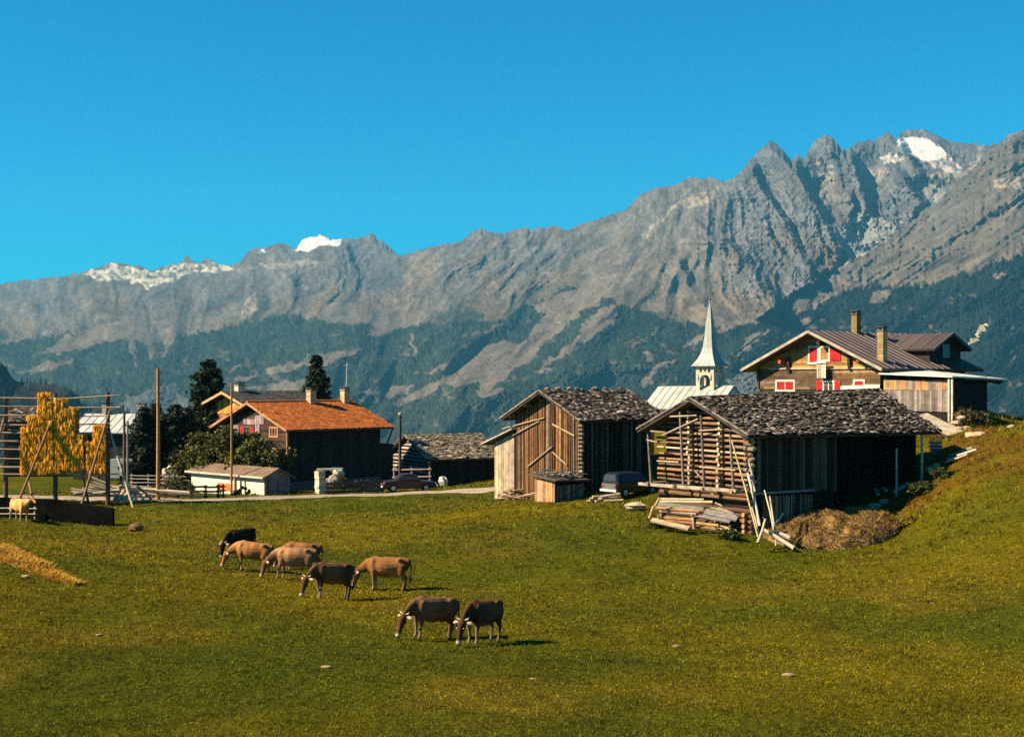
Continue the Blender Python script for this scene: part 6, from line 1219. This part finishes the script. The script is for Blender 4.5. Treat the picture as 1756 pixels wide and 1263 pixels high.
for k, (px, py, rr, lb) in enumerate(((1658, 722, .75, 'taller weedy shrub before the dark annex wall'), (1680, 728, .6, 'lower weedy shrub at the right end of the annex'))):
    b = at(px, py + 14, 88); broadleaf(Vector((b.x, 88, gz(b.x, 88))), [(0, 0, .7, rr), (.4, 0, .4, rr * .7), (-.4, 0, .4, rr * .7)], lb, 60 + k, [(.05, .05, .012), (.12, .09, .02), (.025, .03, .008), (.2, .12, .04)], 1300, .09, 'shrub', .03, 'shrub')
for k, (px, py, lb) in enumerate(((1545, 905, 'clump of tall yellowed weeds at the right end of the brown heap'), (1585, 845, 'leafy green weeds on the bank below the eave post'), (1618, 822, 'leafy green weeds on the bank below the stacked stones'), (1250, 925, 'low green weeds below the right end of the plank pile'), (1140, 905, 'low green weeds before the left half of the plank pile'))):
    b = hit(px, py); ye = k == 0; broadleaf(b, [(0, 0, .22, .42), (.5, .1, .18, .38), (-.5, 0, .18, .36)], lb, 70 + k, [(.16, .11, .012), (.24, .14, .02), (.08, .08, .01)] if ye else [(.05, .07, .008), (.08, .09, .01), (.03, .045, .006)], 1500, .065, 'weeds', .02, 'weeds')

# near wooded hill on the left
def wooded_hill():
    us = np.linspace(-420, 330, 160); Yt = 2200.0; tv = np.interp(us, [-420, -200, 0, 30, 60, 110, 150, 190, 230, 330], [560, 590, 626, 640, 650, 668, 684, 694, 715, 800]) + 3; rows = np.linspace(0, 1, 40)
    U, T = np.meshgrid(us, rows); Yv = Yt - 800 * T; top = CZ - (tv[None, :] - HY) / F * Yt; Zv = top * (1 - T) + (top - 380) * T + 12 * vnoise(U / 30, T * 9); X = (U - CX) / F * Yt + 90 * T * vnoise(U / 50, T * 3)
    bx, by, bz = X[:1] , Yv[:1] + 600, Zv[:1] - 380; X = np.concatenate([bx, X]); Yv = np.concatenate([by, Yv]); Zv = np.concatenate([bz, Zv]); n0, n1 = X.shape; idx = np.arange(n0 * n1).reshape(n0, n1); q = np.stack([idx[:-1, :-1], idx[1:, :-1], idx[1:, 1:], idx[:-1, 1:]], -1).reshape(-1, 4)
    o = link_mesh('hill', np_mesh('hill', np.stack([X, Yv, Zv], -1).reshape(-1, 3), q, np.tile([.014, .016, .012], (n0 * n1, 1)), mat('forest_floor', 1, .05, .4), 4, True)); tag(o, kind='structure')
    r = np.random.default_rng(2); n = 5200; i = r.integers(1, n0 - 1, n); j = r.integers(0, n1 - 1, n); f = r.random(n); px = X[i, j] * (1 - f) + X[i, j + 1] * f; py = Yv[i, j]; pz = Zv[i, j] * (1 - f) + Zv[i, j + 1] * f; h = r.uniform(6, 12, n); V = []; Fc = []; C = []
    for k in range(n):
        o0 = len(V); w_ = h[k] * .2; c = np.array([.014, .018, .013]) * r.uniform(.5, 1.7)
        for lev in (0, .35, .65):
            a0 = r.uniform(0, 6); b0 = len(V)
            for s_ in range(5): a = a0 + s_ * 1.2566; V.append((px[k] + math.cos(a) * w_ * (1 - lev), py[k] + math.sin(a) * w_ * (1 - lev), pz[k] + h[k] * lev)); C.append(c)
            V.append((px[k], py[k], pz[k] + h[k] * min(1, lev + .48))); C.append(c); Fc += [(b0 + s_, b0 + (s_ + 1) % 5, b0 + 5) for s_ in range(5)]
    tag(link_mesh('far_spruce_wood', np_mesh('far_spruce_wood', V, Fc, np.array(C), LEAF)), 'dark spruce wood covering the nearer hill at the left', 'wood', None, 'stuff')
wooded_hill()

# pale rock on the far slope
p = at(1686, 568, 3900); m = MB()
for dx, dz, s_, q in ((0, 0, 17, (1, .8, 1.1)), (-10, -8, 12, (1, .8, 1)), (9, 8, 11, (.7, .7, 1.3)), (-24, -26, 11, (1.1, .8, .7)), (4, -14, 9, (1, .8, 1)), (-34, -34, 6, (1.2, .8, .7))): m.blob(p + Vector((dx, 0, dz)), s_, vary((.36, .28, .16), .1), 9, .38, q)
single(m, 'rock_outcrop', STONE, p, 'pale yellowish rock outcrop on the forested slope right of the chalet', 'rock')

# ------------------------------------------------------------------ grass
def grass():
    r = np.random.default_rng(12); n = 185000
    y = 1 / (1 / 25.5 + r.random(n) * (1 / 112 - 1 / 25.5)); x = r.uniform(-.56, .56, n) * y * (1756 / F) * 1.0
    x = np.where(r.random(n) < .0, x, x); cl = fbm(x / .9, y / .9, 3); keep = r.random(n) < np.clip(.75 + .5 * cl, .25, 1)
    rd = np.array([hit(*p)[:2] for p in ((-100, 851), (60, 853), (160, 855), (270, 858), (380, 856), (500, 853), (600, 849.5), (700, 846), (780, 843), (840, 840))]); ry = np.interp(x, rd[:, 0], rd[:, 1]); keep &= (np.abs(y - ry) > 1.55) | (x > rd[-1, 0])
    for fr in (FB, BB):
        a = (x - fr.X0) * fr.c + (y - fr.Y0) * fr.s; b = -(x - fr.X0) * fr.s + (y - fr.Y0) * fr.c; keep &= ~((a > -.1) & (a < fr.L) & (b > -.1) & (b < fr.W))
    x, y = x[keep], y[keep]; n = len(x); z = ground_np(x, y); base = grass_color(x, y)
    f2 = fbm(x / 2.2 + 7, y / 2.2, 3); k = r.uniform(.55, 1.5, (n, 1)); c = base * 1.25 * k; yel = r.random(n) < .22 + .2 * np.clip(f2, -1, 1); c[yel] = c[yel] * np.array([1.4, 1.2, 1.0]); dk = r.random(n) < .40 - .2 * np.clip(f2, -1, 1); c[dk] *= .36
    nb = 5; sc = np.clip(y / 45, .75, 2.2); P = np.repeat(np.stack([x, y, z], -1), nb, 0); sp = np.repeat(.05 * sc, nb); P[:, :2] += r.normal(0, 1, (n * nb, 2)) * sp[:, None]; C = np.repeat(c, nb, 0) * r.uniform(.75, 1.25, (n * nb, 1)); bank = np.repeat(1 + 1.6 * sstep(13, 17, x) * sstep(58, 64, y) * np.clip(fbm(x / 1.5, y / 1.5, 3) + .3, 0, 1), nb); hh = bank * np.repeat(.055 * sc * r.uniform(.6, 1.5, n), nb) * r.uniform(.6, 1.3, n * nb)
    N = n * nb; a = r.uniform(0, 2 * np.pi, N); ww = np.repeat(.013 * sc, nb) * r.uniform(.6, 1.5, N); dx, dy = np.cos(a) * ww, np.sin(a) * ww; lx, ly = r.normal(0, .75, N) * hh, r.normal(0, .75, N) * hh
    V = np.empty((N, 3, 3), np.float32); V[:, 0] = P - np.stack([dx, dy, 0 * dx + .015], -1); V[:, 1] = P + np.stack([dx, dy, 0 * dx - .015], -1); V[:, 2] = P + np.stack([lx, ly, hh], -1)
    tag(link_mesh('grass', np_mesh('grass', V.reshape(-1, 3), np.arange(N * 3), np.repeat(np.clip(C, .003, .6), 3, 0), mat('grass_blade', .8, .5, .15, spec=.1, transl=.25))), kind='stuff')
grass()
